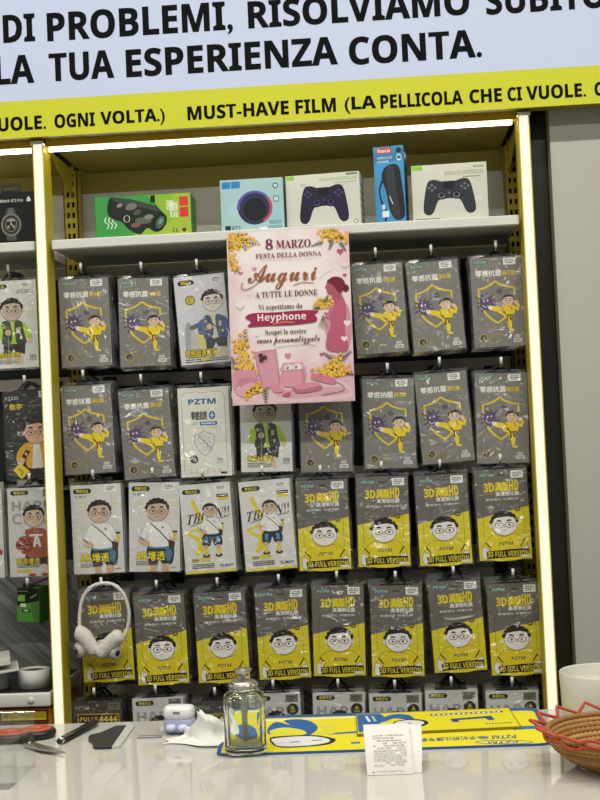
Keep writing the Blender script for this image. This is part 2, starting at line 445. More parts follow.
# ------------------------------------------------------------------ film package designs
CW, CH, CT = 0.0985, 0.1715, 0.009          # card width, height, thickness
def card_art():
    return Art(lambda x, y, l: ((x - 48.5) * 0.001 * CW / 0.097, -CT / 2 - l, CH - y * 0.001 * CH / 0.171))

def head(a, cx, cy, rx, ry, skin='e8dccb', line='3a3028', glasses=True, hair='1d1714', smile=True):
    for s in (-1, 1): a.ell(cx + s * rx * 1.0, cy + ry * 0.12, rx * 0.16, ry * 0.2, skin, 10)
    a.ell(cx, cy, rx * 1.03, ry * 1.03, line, 24); a.ell(cx, cy, rx * 0.99, ry * 0.99, skin, 24)
    out = []
    for i in range(25):
        t = math.radians(188 + 164 * i / 24); k = 1.14 + (0.07 if i % 3 == 1 else 0)
        out.append((cx + rx * k * math.cos(t), cy + ry * k * math.sin(t)))
    inn = [(cx + rx * 0.95, cy - ry * 0.05), (cx + rx * 0.78, cy - ry * 0.52), (cx + rx * 0.3, cy - ry * 0.66), (cx - rx * 0.25, cy - ry * 0.6), (cx - rx * 0.75, cy - ry * 0.5), (cx - rx * 0.95, cy - ry * 0.05)]
    a.poly(out + inn, hair)
    for s in (-1, 1):
        a.stroke([(cx + s * rx * 0.22, cy - ry * 0.26), (cx + s * rx * 0.4, cy - ry * 0.33), (cx + s * rx * 0.58, cy - ry * 0.3)], ry * 0.14, hair)
        a.ell(cx + s * rx * 0.4, cy + ry * 0.08, rx * 0.1, ry * 0.09, '2a2420', 10)
        if glasses:
            a.stroke(ell(cx + s * rx * 0.42, cy + ry * 0.1, rx * 0.33, ry * 0.22, 16), max(0.55, rx * 0.055), '5a5048', True)
    if glasses: a.stroke([(cx - rx * 0.1, cy + ry * 0.06), (cx + rx * 0.1, cy + ry * 0.06)], max(0.5, rx * 0.05), '5a5048')
    a.ell(cx, cy + ry * 0.24, rx * 0.08, ry * 0.07, 'd99a88', 8)
    if smile: a.stroke([(cx - rx * 0.14, cy + ry * 0.5), (cx, cy + ry * 0.56), (cx + rx * 0.14, cy + ry * 0.5)], 0.7, '5a3a30')

def sticker(a, x0, y0, x1, y1, col='e9e9e4', t='2a2a2a'):
    a.rect(x0, y0, x1, y1, col, 'price_sticker')
    w, h = x1 - x0, y1 - y0
    for k, (u0, u1) in enumerate(((0.15, 0.85), (0.12, 0.88), (0.2, 0.7))):
        x = x0 + u0 * w; yy = y0 + h * (0.2 + 0.24 * k)
        while x < x0 + u1 * w - 0.8:
            l = 1.2 + (math.sin(x * 7.1 + k) + 1) * 1.1; a.rect(x, yy, min(x + l, x0 + u1 * w), yy + h * 0.13, t, 'price_sticker'); x += l + 0.8

def pill(a, x0=5, y0=7, x1=40, y1=16, col='1a1a18', t='d8c63a', body='零感无边'):
    a.rrect(x0, y0, x1, y1, (y1 - y0) / 2 - 0.01, col); a.text(body, x0 + 6, y0 + 1.6, x1 - 6, y1 - 1.6, t, 'plain', 0.02)

def lines(a, x0, y0, x1, n, col='444440', h=1.7, gap=3.4):
    for k in range(n):
        x = x0
        while x < x1:
            l = 2 + (math.sin(x * 3.3 + k * 2) + 1) * 1.6; a.rect(x, y0 + k * gap, min(x + l, x1), y0 + k * gap + h, col); x += l + 0.9

def design_kick(a, bg='7c7a76'):
    a.rect(0, 0, 97, 171, bg)
    a.rrect(5, 5, 33, 12.5, 3.6, '5d6a68'); a.text('PZTM', 8, 6.4, 30, 11, '9cc4bd', 'bold')
    sticker(a, 62, 3, 85, 16)
    a.text('零感抗菌', 9, 25, 57, 36.5, 'e4e2da', 'plain', 0.035)
    a.text('钢化膜', 59, 27, 82, 36, 'd2b92c', 'plain', 0.03); a.rect(9, 38.6, 82, 39.4, '9b978e')
    sh = [(45, 46), (36, 53), (24, 58), (13.5, 60), (13, 74), (16, 91), (25, 108), (36, 119), (46, 126), (56, 119), (67, 108), (76, 91), (80, 74), (79.5, 60), (68, 58), (54, 53)]
    a.stroke(sh[:10] + [(60, 115)], 3.8, 'd9c32a'); a.stroke(sh[12:] + [sh[0]], 3.8, 'd9c32a')
    a.ell(52, 66, 5.5, 5.5, '5c5360', 14)
    for k in range(11):
        t = k / 11 * 6.283 + 0.3; r = 18 + 3 * math.sin(k * 2.3)
        a.stroke([(26, 86), (26 + r * math.cos(t), 86 + r * math.sin(t) * 0.95)], [5, 1.6], '4c405c'); a.ell(26 + r * math.cos(t), 86 + r * math.sin(t) * 0.95, 1.7, 1.7, '4c405c', 8)
    a.poly(smooth([(15, 80), (22, 73), (33, 75), (38, 84), (35, 97), (25, 101), (16, 94)]), '544566')
    a.stroke([(19, 90), (24, 95), (31, 92)], 1.6, 'c9c2d2'); a.ell(22, 83, 1.6, 2, 'd8d4e0', 8); a.ell(29, 82, 1.6, 2, 'd8d4e0', 8)
    # kicking figure
    Y, YD = 'e8cf24', '6b3a1c'
    a.stroke([(34, 97), (48, 100), (63, 109)], [8, 10.5, 13], Y); a.ell(34, 96, 4.6, 4, 'f0e0c0', 10)
    a.poly(smooth([(56, 94), (66, 91), (77, 94), (79, 104), (74, 113), (60, 112), (55, 103)]), Y)
    a.stroke([(65, 110), (68, 125), (68, 137)], [12, 9, 6], Y); a.stroke([(66, 139), (76, 141)], 4, Y)
    a.stroke([(75, 97), (85, 101), (86, 94), (82, 90)], [7, 7, 6, 5], Y); a.ell(82, 88.5, 4, 4, 'e2c3a6', 10)
    a.stroke([(58, 104), (63, 112), (75, 112)], 2.2, YD); a.stroke([(64, 112), (64, 124)], 3, YD); a.stroke([(68, 112), (71, 122)], 3, YD)
    a.stroke([(57, 97), (55, 104), (60, 110)], 1.2, YD); a.stroke([(70, 93), (74, 103)], 1.2, YD)
    head(a, 67, 84, 10.6, 10, 'dcbc9f', glasses=False)
    for x, y in ((18, 116), (41, 132)):
        a.stroke([(x - 4, y), (x + 4, y + 1)], 1.4, 'a89c50'); a.stroke([(x, y - 4), (x - 1, y + 4)], 1.4, 'a89c50'); a.ell(x, y, 2.2, 2.2, '8c8460', 8)
    a.ell(18, 153, 8, 8, 'b9a72e', 20); a.ell(18, 153, 6.4, 6.4, '1f1f1c', 20); a.rrect(16, 150, 22, 158, 1.5, '6a6a66'); 
    a.stroke(ell(39, 153, 7.2, 7.2, 18), 0.9, '9a8f3a', True); a.stroke([(34, 148), (44, 158)], 0.9, '9a8f3a'); a.stroke(ell(39, 153, 4, 4.6, 12), 0.7, '9a8f3a', True)
    a.rect(75, 150, 86, 156, 'b9b7b0'); a.rect(73, 157, 89, 164, 'dddbd4'); lines(a, 75, 159, 87, 2, '3a3a38', 1.3, 2.4)

def design_3d(a):
    a.rect(0, 0, 97, 171, '6a6660'); a.poly([(0, 92), (97, 72), (97, 171), (0, 171)], 'dcce22')
    a.rrect(7, 7, 36, 15, 3.9, '56645f'); a.text('PZTM', 10, 8.4, 33, 13.4, '9fc7c6', 'bold', shear=0.2); a.rect(43, 10, 56, 12.2, '26241f')
    sticker(a, 67, 4, 90, 18)
    a.text('3D', 16, 26, 35, 42, 'e3cd20', 'bold', 0.03); a.text('满版', 37, 25, 62, 42, 'e3cd20', 'plain', 0.05); a.text('HD', 63.5, 22, 80, 42, 'e3cd20', 'bold', 0.02)
    a.rect(17, 44.5, 36, 46.4, '8b877e'); a.text('高清钢化膜', 38, 43, 80, 51, 'e6e4dc', 'plain', 0.03)
    a.text('高清透光  防爆抗摔', 18, 55, 79, 59, 'cfccc4', 'plain', 0.03)
    for x in (11, 86): a.stroke([(x, 64), (x, 128)], 0.5, '4b4634')
    a.rect(11, 63.6, 86, 64, '56523f')
    a.ell(76, 77, 5.4, 4.2, '3a3520', 14); a.text('HD', 73, 75, 79, 79, 'd8c630', 'bold')
    # t-shirt figure
    K = '221d10'; Y = 'e0cc17'
    body = smooth([(28, 124), (14, 136), (8, 148), (18, 153), (22, 150), (20, 171), (79, 171), (77, 150), (82, 152), (90, 144), (84, 133), (70, 123), (50, 128)], 3)
    a.stroke(body, 1.1, K, True); a.poly(body, Y)
    a.stroke([(12, 136), (22, 148)], 2.4, K); a.stroke([(86, 134), (77, 147)], 2.4, K)
    for s, x in ((1, 11), (-1, 87)):
        arm = smooth([(x - 3 * s, 146), (x - 6 * s, 160), (x - 2 * s, 168), (x + 7 * s, 168), (x + 4 * s, 160), (x + 8 * s, 152)], 3)
        a.poly(arm, 'e8e4da'); a.stroke(arm, 0.6, K, True)
    head(a, 49.5, 104, 23.5, 21.5, 'ebe8e0', K)
    a.text('PZTM', 38, 137.5, 63, 143.5, '2c4b46', 'bold', shear=0.3)
    a.poly([(13, 154), (40, 153), (60, 151.5), (93, 152), (92, 166), (60, 167), (14, 168)], '17130c')
    a.text('3D FULL VERSION', 15, 155, 91, 165, 'e2cf22', 'bold', 0.0)
    a.rect(77, 163.5, 93, 167.5, 'e3e0d6')

def shirt_boy(a, cx, top, s, skin='c8b09a', shirt='e6e6e2', strap=True):
    """torso from the shoulders at (cx, top); s scales"""
    q = lambda x, y: (cx + x * s, top + y * s)
    a.poly(smooth([q(-16, 0), q(-26, 14), q(-34, 30), q(-24, 36), q(-18, 24), q(-18, 46), q(24, 46), q(22, 22), q(28, 34), q(34, 28), q(26, 10), q(16, 0)], 3), 'b3b3ae')
    a.poly(smooth([q(-15, 1), q(-25, 14), q(-32, 29), q(-24, 34), q(-17, 22), q(-17, 45), q(23, 45), q(21, 22), q(28, 32), q(32, 27), q(25, 11), q(15, 1)], 3), shirt)
    a.poly(smooth([q(-33, 29), q(-36, 38), q(-26, 46), q(-14, 44), q(-16, 36), q(-24, 34)], 3), skin)
    a.stroke([q(-33, 29), q(-24, 36)], 3.5 * s, '7c8288')
    a.poly(smooth([q(28, 31), q(34, 40), q(30, 44), q(24, 36)], 3), skin)
    if strap:
        a.stroke([q(-14, 2), q(4, 18), q(22, 38)], 2.0 * s, '26221e'); a.poly([q(20, 34), q(33, 38), q(31, 54), q(22, 52)], '3a372f')
    a.ell(*q(10, 11), 2.4 * s, 2.4 * s, 'b2574a', 6)
    a.poly([q(29, 20), q(37, 21), q(36, 36), q(30, 36)], 'd2c14a'); a.rect(*q(28.5, 17.5), *q(37.5, 21), '2b2a28')

def design_ar(a):
    a.rect(0, 0, 97, 171, 'd2d2cf'); pill(a, 5, 7, 40, 17); a.text('TJ-BOY', 7, 20.5, 31, 26, '2a2a28', 'bold'); sticker(a, 65, 2, 88, 15)
    for x, y in ((15, 36), (76, 32)):
        for k in range(4): a.stroke([(x, y + k * 4), (x + 18, y + k * 4 - 3 + (k % 2) * 4)], 1.2, 'd6cf8a')
    a.poly(smooth([(36, 120), (82, 120), (84, 150), (76, 158), (62, 156), (58, 140), (52, 158), (38, 158)], 3), '232a33')
    a.rect(38, 120, 81, 127, '4a82a4'); a.poly(smooth([(70, 128), (82, 132), (78, 150), (70, 146)]), '45789a')
    a.rect(40, 157, 53, 171, 'c9a585'); a.rect(62, 156, 76, 171, 'c9a585')
    shirt_boy(a, 54, 75, 1.02); head(a, 54, 54, 21, 21, 'c6ae9a')
    for off, c in ((0.10, '1d1a08'), (0.02, 'e6d71e')):
        a.text('AR', 13, 133, 33, 148, c, 'bold', off * 0.6); a.text('增透', 36, 132, 68, 149, c, 'plain', off)
    lines(a, 13, 151, 56, 3, '50504c', 1.6, 3); a.text('TJ-BOY', 78, 162, 90, 165, '33332f', 'bold')

def design_tboy(a):
    a.rect(0, 0, 97, 171, 'd8d8d4'); pill(a, 5, 10, 40, 19); sticker(a, 68, 5, 90, 15, 'e4e4e0'); a.rect(70, 22, 92, 28, '22221e'); a.rect(72, 28, 92, 34, 'd4c634'); lines(a, 72, 24, 90, 1, 'd8d8d0', 2)
    Y = 'ddce2c'
    for p, w in (([(22, 30), (34, 60), (46, 76)], [8, 9, 6]), ([(8, 92), (30, 86), (62, 70)], [4, 9, 8]), ([(9, 92), (26, 104), (44, 108)], [6, 8, 9]), ([(24, 136), (32, 118), (40, 92), (44, 78)], [7, 9, 8, 7]), ([(26, 136), (36, 124), (46, 102)], [6, 6, 6])):
        a.stroke(smooth(p, 4, False), [w[min(len(w) - 1, int(i / 4))] for i in range(len(smooth(p, 4, False)))], Y)
    a.text('TBOYN!!', 10, 52, 92, 71, '1f1e1a', 'ital', 0.0, rot=-9, shear=0.25); a.stroke([(16, 80), (50, 70), (90, 66)], [1, 2.4, 1], '1f1e1a')
    a.poly(smooth([(40, 97), (70, 97), (74, 118), (60, 120), (55, 108), (50, 120), (36, 118)], 3), '26303a'); a.poly([(42, 102), (48, 102), (47, 114), (41, 114)], '4d8db4'); a.poly([(62, 102), (69, 102), (70, 114), (63, 114)], '4d8db4')
    for x in (42, 66): a.rect(x - 4, 118, x + 4, 134, 'cdaa8a'); a.rect(x - 4.5, 126, x + 4.5, 133, 'ddd24a'); a.ell(x, 138, 7, 4, '2b2a2a', 14); a.ell(x, 136, 4, 2, 'd8b898', 10)
    shirt_boy(a, 55, 66, 0.66); head(a, 55, 52, 12.5, 12.5, 'c9b29c')
    a.rect(14, 143, 28, 149, '9b9430'); a.text('零感', 30, 141, 50, 150, 'd3c428', 'plain', 0.05); lines(a, 14, 153, 56, 3, '3c3c38', 2, 3.2)
    a.text('TJ-BOY', 66, 156, 92, 162, '26261f', 'bold', 0.02); a.rect(0, 166, 97, 171, 'd8cb3c')

def design_blue_white(a):
    a.rect(0, 0, 97, 171, 'dddcd2'); B = '1f5f96'
    fr = []
    for cx, cy, an in ((83, 18, -90), (83, 200, 0), (14, 200, 90), (14, 18, 180)): fr += ell(cx, min(cy, 180), 7, 7, 4, an, an + 90)
    a.stroke([(7, 160), (7, 18), (9, 13), (14, 9), (38, 8), (40, 10), (56, 10), (58, 8), (82, 9), (87, 13), (89, 18), (89, 160)], 0.8, '7c7a72')
    a.text('PZTM', 20, 22, 72, 32, B, 'bold', 0.03)
    a.text('零感', 24, 46, 39, 62, '56544e', 'plain', 0.05); a.text('抗菌', 40, 46, 54, 62, '56544e', 'plain', 0.05); a.ell(64, 54, 6, 8, B, 16); a.stroke([(60, 54), (68, 54)], 2, 'e8e8e4'); a.stroke([(64, 49), (64, 59)], 2, 'e8e8e4')
    a.rect(40, 66, 73, 73, '2d6a9e'); lines(a, 43, 68, 70, 1, 'dfe6ea', 2.6); lines(a, 24, 67, 36, 2, '8f8c82', 1.5, 3); lines(a, 24, 77, 72, 1, 'b9b6ac', 1.2)
    sh = [(47, 82), (40, 88), (29, 91), (29, 106), (34, 120), (47, 131), (60, 120), (66, 106), (66, 91), (55, 88)]
    a.stroke(sh, 1.2, '6a87a2', True); a.stroke(ell(42, 100, 7, 8, 14), 0.8, '7a90a4', True); a.stroke(ell(56, 112, 4, 8, 12), 0.8, '7a90a4', True); a.stroke(ell(46, 118, 4, 4, 10), 0.7, '7a90a4', True); a.stroke([(36, 92), (60, 118)], 1.6, '5d7f9e'); a.ell(55, 97, 3, 2.5, 'b9c4cc', 8)
    a.ell(26, 137, 8, 8, '1d1d1b', 18); a.rrect(24, 134, 31, 143, 1.5, '6d6d68')
    a.text('5D', 70, 136, 80, 142, '5c7184', 'bold'); lines(a, 68, 144, 82, 1, '9aa2a6', 2)
    for k in range(6): a.stroke(ell(19 + k * 11, 158, 2, 2, 8), 0.6, '9c9990', True); lines(a, 16 + k * 11, 162, 22 + k * 11, 1, 'aaa79c', 1.2)
    a.rect(76, 163, 88, 167, '3f3d38')

def jacket_boy(a, cx, top, s, jacket, inner, sleeve, skin='d3b496', shorts='2c2a26', stick=True):
    q = lambda x, y: (cx + x * s, top + y * s)
    a.poly(smooth([q(-20, 4), q(-30, 16), q(-31, 34), q(-20, 36), q(-18, 20), q(-18, 44), q(24, 44), q(22, 22), q(32, 38), q(40, 34), q(32, 14), q(20, 2)], 3), sleeve)
    a.poly(smooth([q(-6, 0), q(8, 0), q(10, 50), q(-12, 50)], 3), inner)
    a.poly(smooth([q(-20, 2), q(-5, 0), q(0, 30), q(-6, 45), q(-21, 44), q(-18, 20)], 3), jacket); a.poly(smooth([q(6, 0), q(20, 2), q(24, 24), q(28, 44), q(10, 45), q(6, 28)], 3), jacket)
    a.poly([q(-18, 45), q(26, 45), q(24, 66), q(6, 64), q(2, 54), q(-4, 66), q(-18, 66)], shorts)
    a.ell(*q(35, 40), 5 * s, 5.5 * s, skin, 12); a.ell(*q(-8, 22), 6 * s, 6 * s, skin, 12)
    a.rect(*q(11, 12), *q(17, 22), 'b8b49a'); a.rect(*q(15, 30), *q(20, 36), 'c9c7b8'); a.rect(*q(-18, 8), *q(-12, 14), 'a9a68c')
    if stick: a.stroke([q(-8, 8), q(-8, 70)], 1.6 * s, '8d8d86')
    a.rect(*q(-14, 66), *q(-4, 86), skin); a.rect(*q(10, 64), *q(20, 86), skin)

def design_green(a):
    a.rect(0, 0, 97, 171, 'd3d3cd'); pill(a); sticker(a, 66, 4, 88, 14, 'e2e2de'); a.text('LATTICE ORIGINAL', 58, 19, 91, 26, '55554e', 'bold')
    for k in range(4): a.stroke([(8 + k * 5, 55), (14 + k * 4, 75), (6 + k * 6, 90)], 1.4, 'd2cf88'); a.stroke([(76, 62 + k * 3), (94, 58 + k * 4)], 1.2, 'd2cf88')
    jacket_boy(a, 47, 80, 0.98, '3b3f35', '9fc42e', 'a6d028', stick=True); head(a, 47, 58, 20.5, 21, 'c2b09c')
    a.text('零感AR增透', 12, 140, 60, 151, '1d1a08', 'plain', 0.09); a.text('零感AR增透', 12, 140, 60, 151, 'd9c924', 'plain', 0.02); lines(a, 12, 154, 58, 3, '5a5a54', 1.6, 3.2)
    a.text('5D5', 80, 146, 92, 153, '44443e', 'bold'); lines(a, 78, 155, 92, 1, '6a6a64', 1.3)

def design_blue_boy(a):
    a.rect(0, 0, 97, 171, 'cdced0'); pill(a, 7, 8, 38, 18); sticker(a, 70, 5, 92, 16, 'dadad8')
    a.ell(28, 47, 9.5, 9.5, '3c3a20', 20); a.ell(28, 47, 7.6, 7.6, 'cdb92a', 20); a.stroke([(26, 51), (26, 43), (31, 43)], 1.8, '3c3a20')
    a.poly(smooth([(20, 112), (30, 104), (38, 150), (20, 152)], 3), 'b9bab8'); a.poly(smooth([(14, 98), (24, 92), (20, 145), (12, 146)], 3), '9fa2a6'); a.poly([(34, 112), (48, 112), (52, 142), (38, 142)], 'cfc678')
    jacket_boy(a, 68, 80, 0.95, '4a5a7c', 'cfcda8', '53648a', stick=False, shorts='3c4250'); a.stroke([(58, 86), (78, 108), (90, 118)], 1.8, '2d3140'); a.stroke([(50, 92), (34, 98), (28, 100)], 9, '53648a'); a.ell(27, 100, 5, 5, '6d6250', 10)
    head(a, 70, 52, 19, 20, 'd8cfc4')
    for off, c in ((0.09, '2a2710'), (0.02, 'd3bf24')): a.text('零感超清增强', 10, 143, 70, 158, c, 'plain', off)
    a.rect(66, 148, 92, 158, 'c8c39a'); lines(a, 10, 161, 92, 2, '3c3c38', 2.2, 4); a.rect(40, 160, 56, 165, 'cdbf3c')

def design_black(a):
    a.rect(0, 0, 97, 171, '2b2b29'); a.text('PZTM', 4, 10, 30, 17, '8fa8a4', 'bold'); sticker(a, 70, 2, 94, 15, 'cfcfca')
    a.text('数字', 12, 25, 36, 36, 'c9ae22', 'plain', 0.05); a.rect(40, 29, 78, 31, '4a4a46')
    a.stroke(ell(58, 62, 34, 28, 24, 180, 360), 2.5, '3b3b38'); a.rrect(10, 60, 34, 74, 4, '383835'); a.rrect(12, 78, 34, 96, 5, '383835')
    Y = 'd39f24'
    a.poly(smooth([(78, 60), (96, 56), (96, 100), (80, 98)], 3), 'cfae2a')
    a.poly(smooth([(36, 104), (24, 116), (20, 134), (34, 140), (40, 128), (42, 150), (90, 150), (90, 108), (70, 100), (48, 100)], 3), Y); a.poly([(54, 100), (66, 100), (72, 152), (50, 152)], 'dcdad2')
    a.poly([(40, 152), (92, 150), (92, 171), (40, 171)], '1c1c1a'); a.ell(28, 137, 7, 7, 'cfa98c', 12); a.stroke([(34, 130), (44, 116)], 9, '1f1e1c'); a.ell(39, 123, 2, 3, 'c9c9c4', 8)
    a.poly([(12, 152), (26, 140), (44, 156), (28, 171)], 'e0c51c'); a.stroke([(22, 150), (32, 158), (26, 164)], 2, '2a2610')
    head(a, 60, 80, 23, 24, 'd2ad90')

def design_hard(a, ball=True):
    a.rect(0, 0, 97, 171, 'cbcbc9'); pill(a, 6, 5, 41, 14); sticker(a, 69, 3, 93, 18, '77776f', '22221f')
    a.text('HARD', 8, 26, 88, 44, '9a9a97', 'bold', 0.03); a.text('CORE', 8, 50, 92, 70, 'a2a29f', 'bold', 0.03)
    a.ell(82, 31, 11, 11, '1a1a18', 20); a.ell(82, 31, 9.4, 9.4, '2c2b20', 18); a.poly([(82, 24.5), (86, 31), (78, 31)], 'c8b52c'); a.text('5D', 77, 32.5, 87, 37, 'c8b52c', 'bold')
    if ball:
        a.poly(smooth([(34, 128), (74, 128), (78, 148), (60, 150), (54, 140), (48, 150), (32, 148)], 3), '3a2622'); a.rect(38, 148, 48, 166, 'd8c3ad'); a.rect(62, 148, 72, 166, 'd8c3ad'); a.ell(43, 168, 8, 3, 'a4432e', 12); a.ell(68, 168, 8, 3, 'a4432e', 12)
        a.poly(smooth([(32, 84), (20, 98), (16, 116), (26, 120), (34, 104), (34, 130), (76, 130), (74, 104), (88, 122), (94, 116), (84, 96), (70, 82)], 3), 'c3c3c0')
        a.poly(smooth([(34, 80), (70, 80), (74, 100), (76, 132), (32, 132), (34, 100)], 3), '9c5038'); a.text('A', 46, 92, 62, 114, 'dcdad4', 'bold', 0.03); a.rect(40, 90, 66, 94, 'dcdad4')
        a.ell(30, 110, 17, 17, '8f3a22', 24); a.stroke([(13, 110), (47, 110)], 1.1, '2a1712'); a.stroke([(30, 93), (30, 127)], 1.1, '2a1712'); a.stroke(smooth([(18, 98), (24, 110), (18, 122)], 4, False), 1, '2a1712'); a.stroke(smooth([(42, 98), (36, 110), (42, 122)], 4, False), 1, '2a1712'); a.ell(91, 122, 4, 6, 'a4432e', 10)
        for off, c in ((0.09, '2a2710'), (0.02, 'd6c424')): a.text('高清增透', 14, 136, 58, 147, c, 'plain', off)
        lines(a, 14, 149, 58, 2, '44443f', 1.6, 3); a.rect(14, 157, 42, 163, 'cbbd3a')
    head(a, 50, 56, 19, 20, 'd3b89c')

def design_dark(a):
    a.rect(0, 0, 97, 171, '45433f'); a.text('PZTM', 8, 9, 34, 17, '8f9a98', 'bold'); sticker(a, 71, 3, 93, 17, '6c6a64', '1f1f1c')
    a.rect(12, 24, 92, 60, 'b79a24'); a.rect(14, 26, 90, 58, '24211a'); a.text('FULLS', 17, 30, 50, 38, 'c99a3a', 'bold', 0.03); a.text('4444', 53, 29, 88, 39, 'd2b63c', 'bold', 0.04)
    a.rect(14, 44, 90, 120, '2d2b25')

DESIGN = {'kick': (design_kick, '5a5854'), 'three': (design_3d, '4a4738'), 'ar': (design_ar, 'b5b5b0'), 'tboy': (design_tboy, 'bdbdb6'), 'pz': (design_blue_white, 'd0cec4'),
          'green': (design_green, 'b5b5b0'), 'blue': (design_blue_boy, 'aaaaaa'), 'black': (design_black, '222220'), 'hard': (design_hard, 'b5b5b2'), 'dark': (design_dark, '33322f')}
LOOK = {'kick': 'grey package with yellow shield and kicking figure', 'three': 'grey-and-yellow package with chubby-faced figure', 'ar': 'white package with cartoon bust and yellow letters',
        'tboy': 'white package with yellow star and standing figure', 'pz': 'cream package with blue lettering and shield outline', 'green': 'white package with figure in green-sleeved vest',
        'blue': 'white package with figure in blue jacket', 'black': 'black package with figure in yellow jacket', 'hard': 'pale grey package with large grey capitals', 'dark': 'dark grey package with yellow-framed lettering'}
_design_mesh = {}
def package_meshes(key):
    if key not in _design_mesh:
        a = card_art(); DESIGN[key][0](a); ms = a.meshes(key)
        ms['card_box'] = MB().cbox(-CW / 2, CW / 2, -CT / 2, CT / 2, 0, CH, film(DESIGN[key][1]), 0.0008).mesh('card_box')
        _design_mesh[key] = ms
    return _design_mesh[key]

def sleeve_mesh():
    mb = MB(); e = 0.0028; rng = random.Random(4); y = 0.001
    def strip(a, b, da, db, n):
        """ribbon between inner line a->b and an outer line offset by da, db"""
        v = []; f = []
        for i in range(n + 1):
            t = i / n; wob = rng.uniform(-0.0012, 0.0012)
            xi = a[0] + (b[0] - a[0]) * t; zi = a[1] + (b[1] - a[1]) * t; ox = da[0] + (db[0] - da[0]) * t; oz = da[1] + (db[1] - da[1]) * t
            v += [(xi, y, zi), (xi + ox + (wob * 0.4 if ox else 0), y + wob, zi + oz + (wob * 0.6 if oz else 0))]
        for i in range(n): f.append((2 * i, 2 * i + 2, 2 * i + 3, 2 * i + 1))
        mb.add(v, f, CLEAR)
    strip((-CW / 2, 0), (-CW / 2, CH), (-e, -e), (-e, e), 10); strip((CW / 2, CH), (CW / 2, 0), (e, e), (e, -e), 10)
    strip((-CW / 2, CH), (CW / 2, CH), (-e, 0.006), (e, 0.006), 8); strip((CW / 2, 0), (-CW / 2, 0), (e, -0.003), (-e, -0.003), 8)
    return mb.mesh('plastic_sleeve')
SLEEVE = sleeve_mesh()
def tab_mesh():
    mb = MB(); o = [(-0.021, 0.002), (-0.005, 0.0185), (0.005, 0.0185), (0.021, 0.002)]; i = [(-0.0165, 0.002), (-0.0035, 0.0152), (0.0035, 0.0152), (0.0165, 0.002)]
    v = []
    for y in (0.0005, 0.0015):
        v += [(x, y, CH + z) for x, z in o] + [(x, y, CH + z) for x, z in i]
    f = []
    for k in range(3):
        f += [(k, k + 4, k + 5, k + 1), (k + 8, k + 9, k + 13, k + 12), (k, k + 1, k + 9, k + 8), (k + 4, k + 12, k + 13, k + 5)]
    mb.add(v, f, BLACKP); mb.box(-0.03, 0.03, 0.0002, 0.0018, CH - 0.004, CH + 0.002, BLACKP)
    return mb.mesh('hang_tab')
TAB = tab_mesh()
BACK_CARD = {}

RNG = random.Random(11)
ROWS = ['top row', 'second row', 'third row', 'fourth row', 'bottom row']
def hook(x, y_front, z, label):
    t = thing('peg_hook', label, 'hook', (x, Y_BACK, z), group='chrome peg hooks of the display racks')
    yf = y_front - Y_BACK
    MB().tube([(0, -0.0225, 0), (0, yf + 0.004, 0), (0, yf, 0.003), (0, yf - 0.001, 0.016)], 0.0022, CHROME, 6).build('prong', t)
    MB().cbox(-0.014, 0.014, -0.0225, -0.0165, -0.018, 0.014, BLACKP, 0.002).build('base_plate', t)
    MB().tube([(0, yf - 0.001, 0.004), (0, yf - 0.0012, 0.0165)], 0.003, mat('e6e6e0', 0.35), 6).build('tip', t)

def package(key, quad, where, short, Y=0.05, behind=4, hk=True):
    """front package from its corners in the photo (on the plane Y), the ones behind it and their hook"""
    tl, tr, br, bl = [at(px, py, Y) for px, py in quad]
    c = (tl + tr + br + bl) / 4; e = (tr - tl) + (br - bl); ang1 = math.atan2(e.z, e.x); s = (tl - bl) + (tr - br); ang2 = math.atan2(-s.x, s.z); ang = (ang1 + ang2) / 2
    up = Vector((-math.sin(ang), 0, math.cos(ang))); base = c - up * CH / 2
    lab = LOOK[key] + ', ' + where
    ms = package_meshes(key)
    t = thing('film_package', lab, 'package', base, (0, -ang, 0), 'screen film packages on display hooks')
    b = link('card_box', ms['card_box'], t); pr = link('front_print', ms['print'], t)
    if 'lettering' in ms: link('lettering', ms['lettering'], pr, kind='stuff')
    link('price_sticker', ms['price_sticker'], t) if 'price_sticker' in ms else None
    link('plastic_sleeve', SLEEVE, t); link('hang_tab', TAB, t)
    for k in range(behind):
        dx = RNG.uniform(-0.0015, 0.0025); dz = RNG.uniform(-0.003, 0.002); da = ang * (1 - 0.15 * k) + RNG.uniform(-0.012, 0.012)
        tb = thing('film_package', '%s package back in the %s' % (('second', 'third', 'fourth', 'fifth', 'sixth')[k], short), 'package', base + Vector((dx, 0.0135 * (k + 1), dz)), (0, -da, 0), 'packages hanging behind the front ones')
        link('card_box', ms['card_box'], tb); link('plastic_sleeve', SLEEVE, tb); link('hang_tab', TAB, tb)
    if hk:
        top = base + up * (CH + 0.0125); hook(top.x, Y - 0.02, top.z, 'chrome peg hook holding the %s' % short)

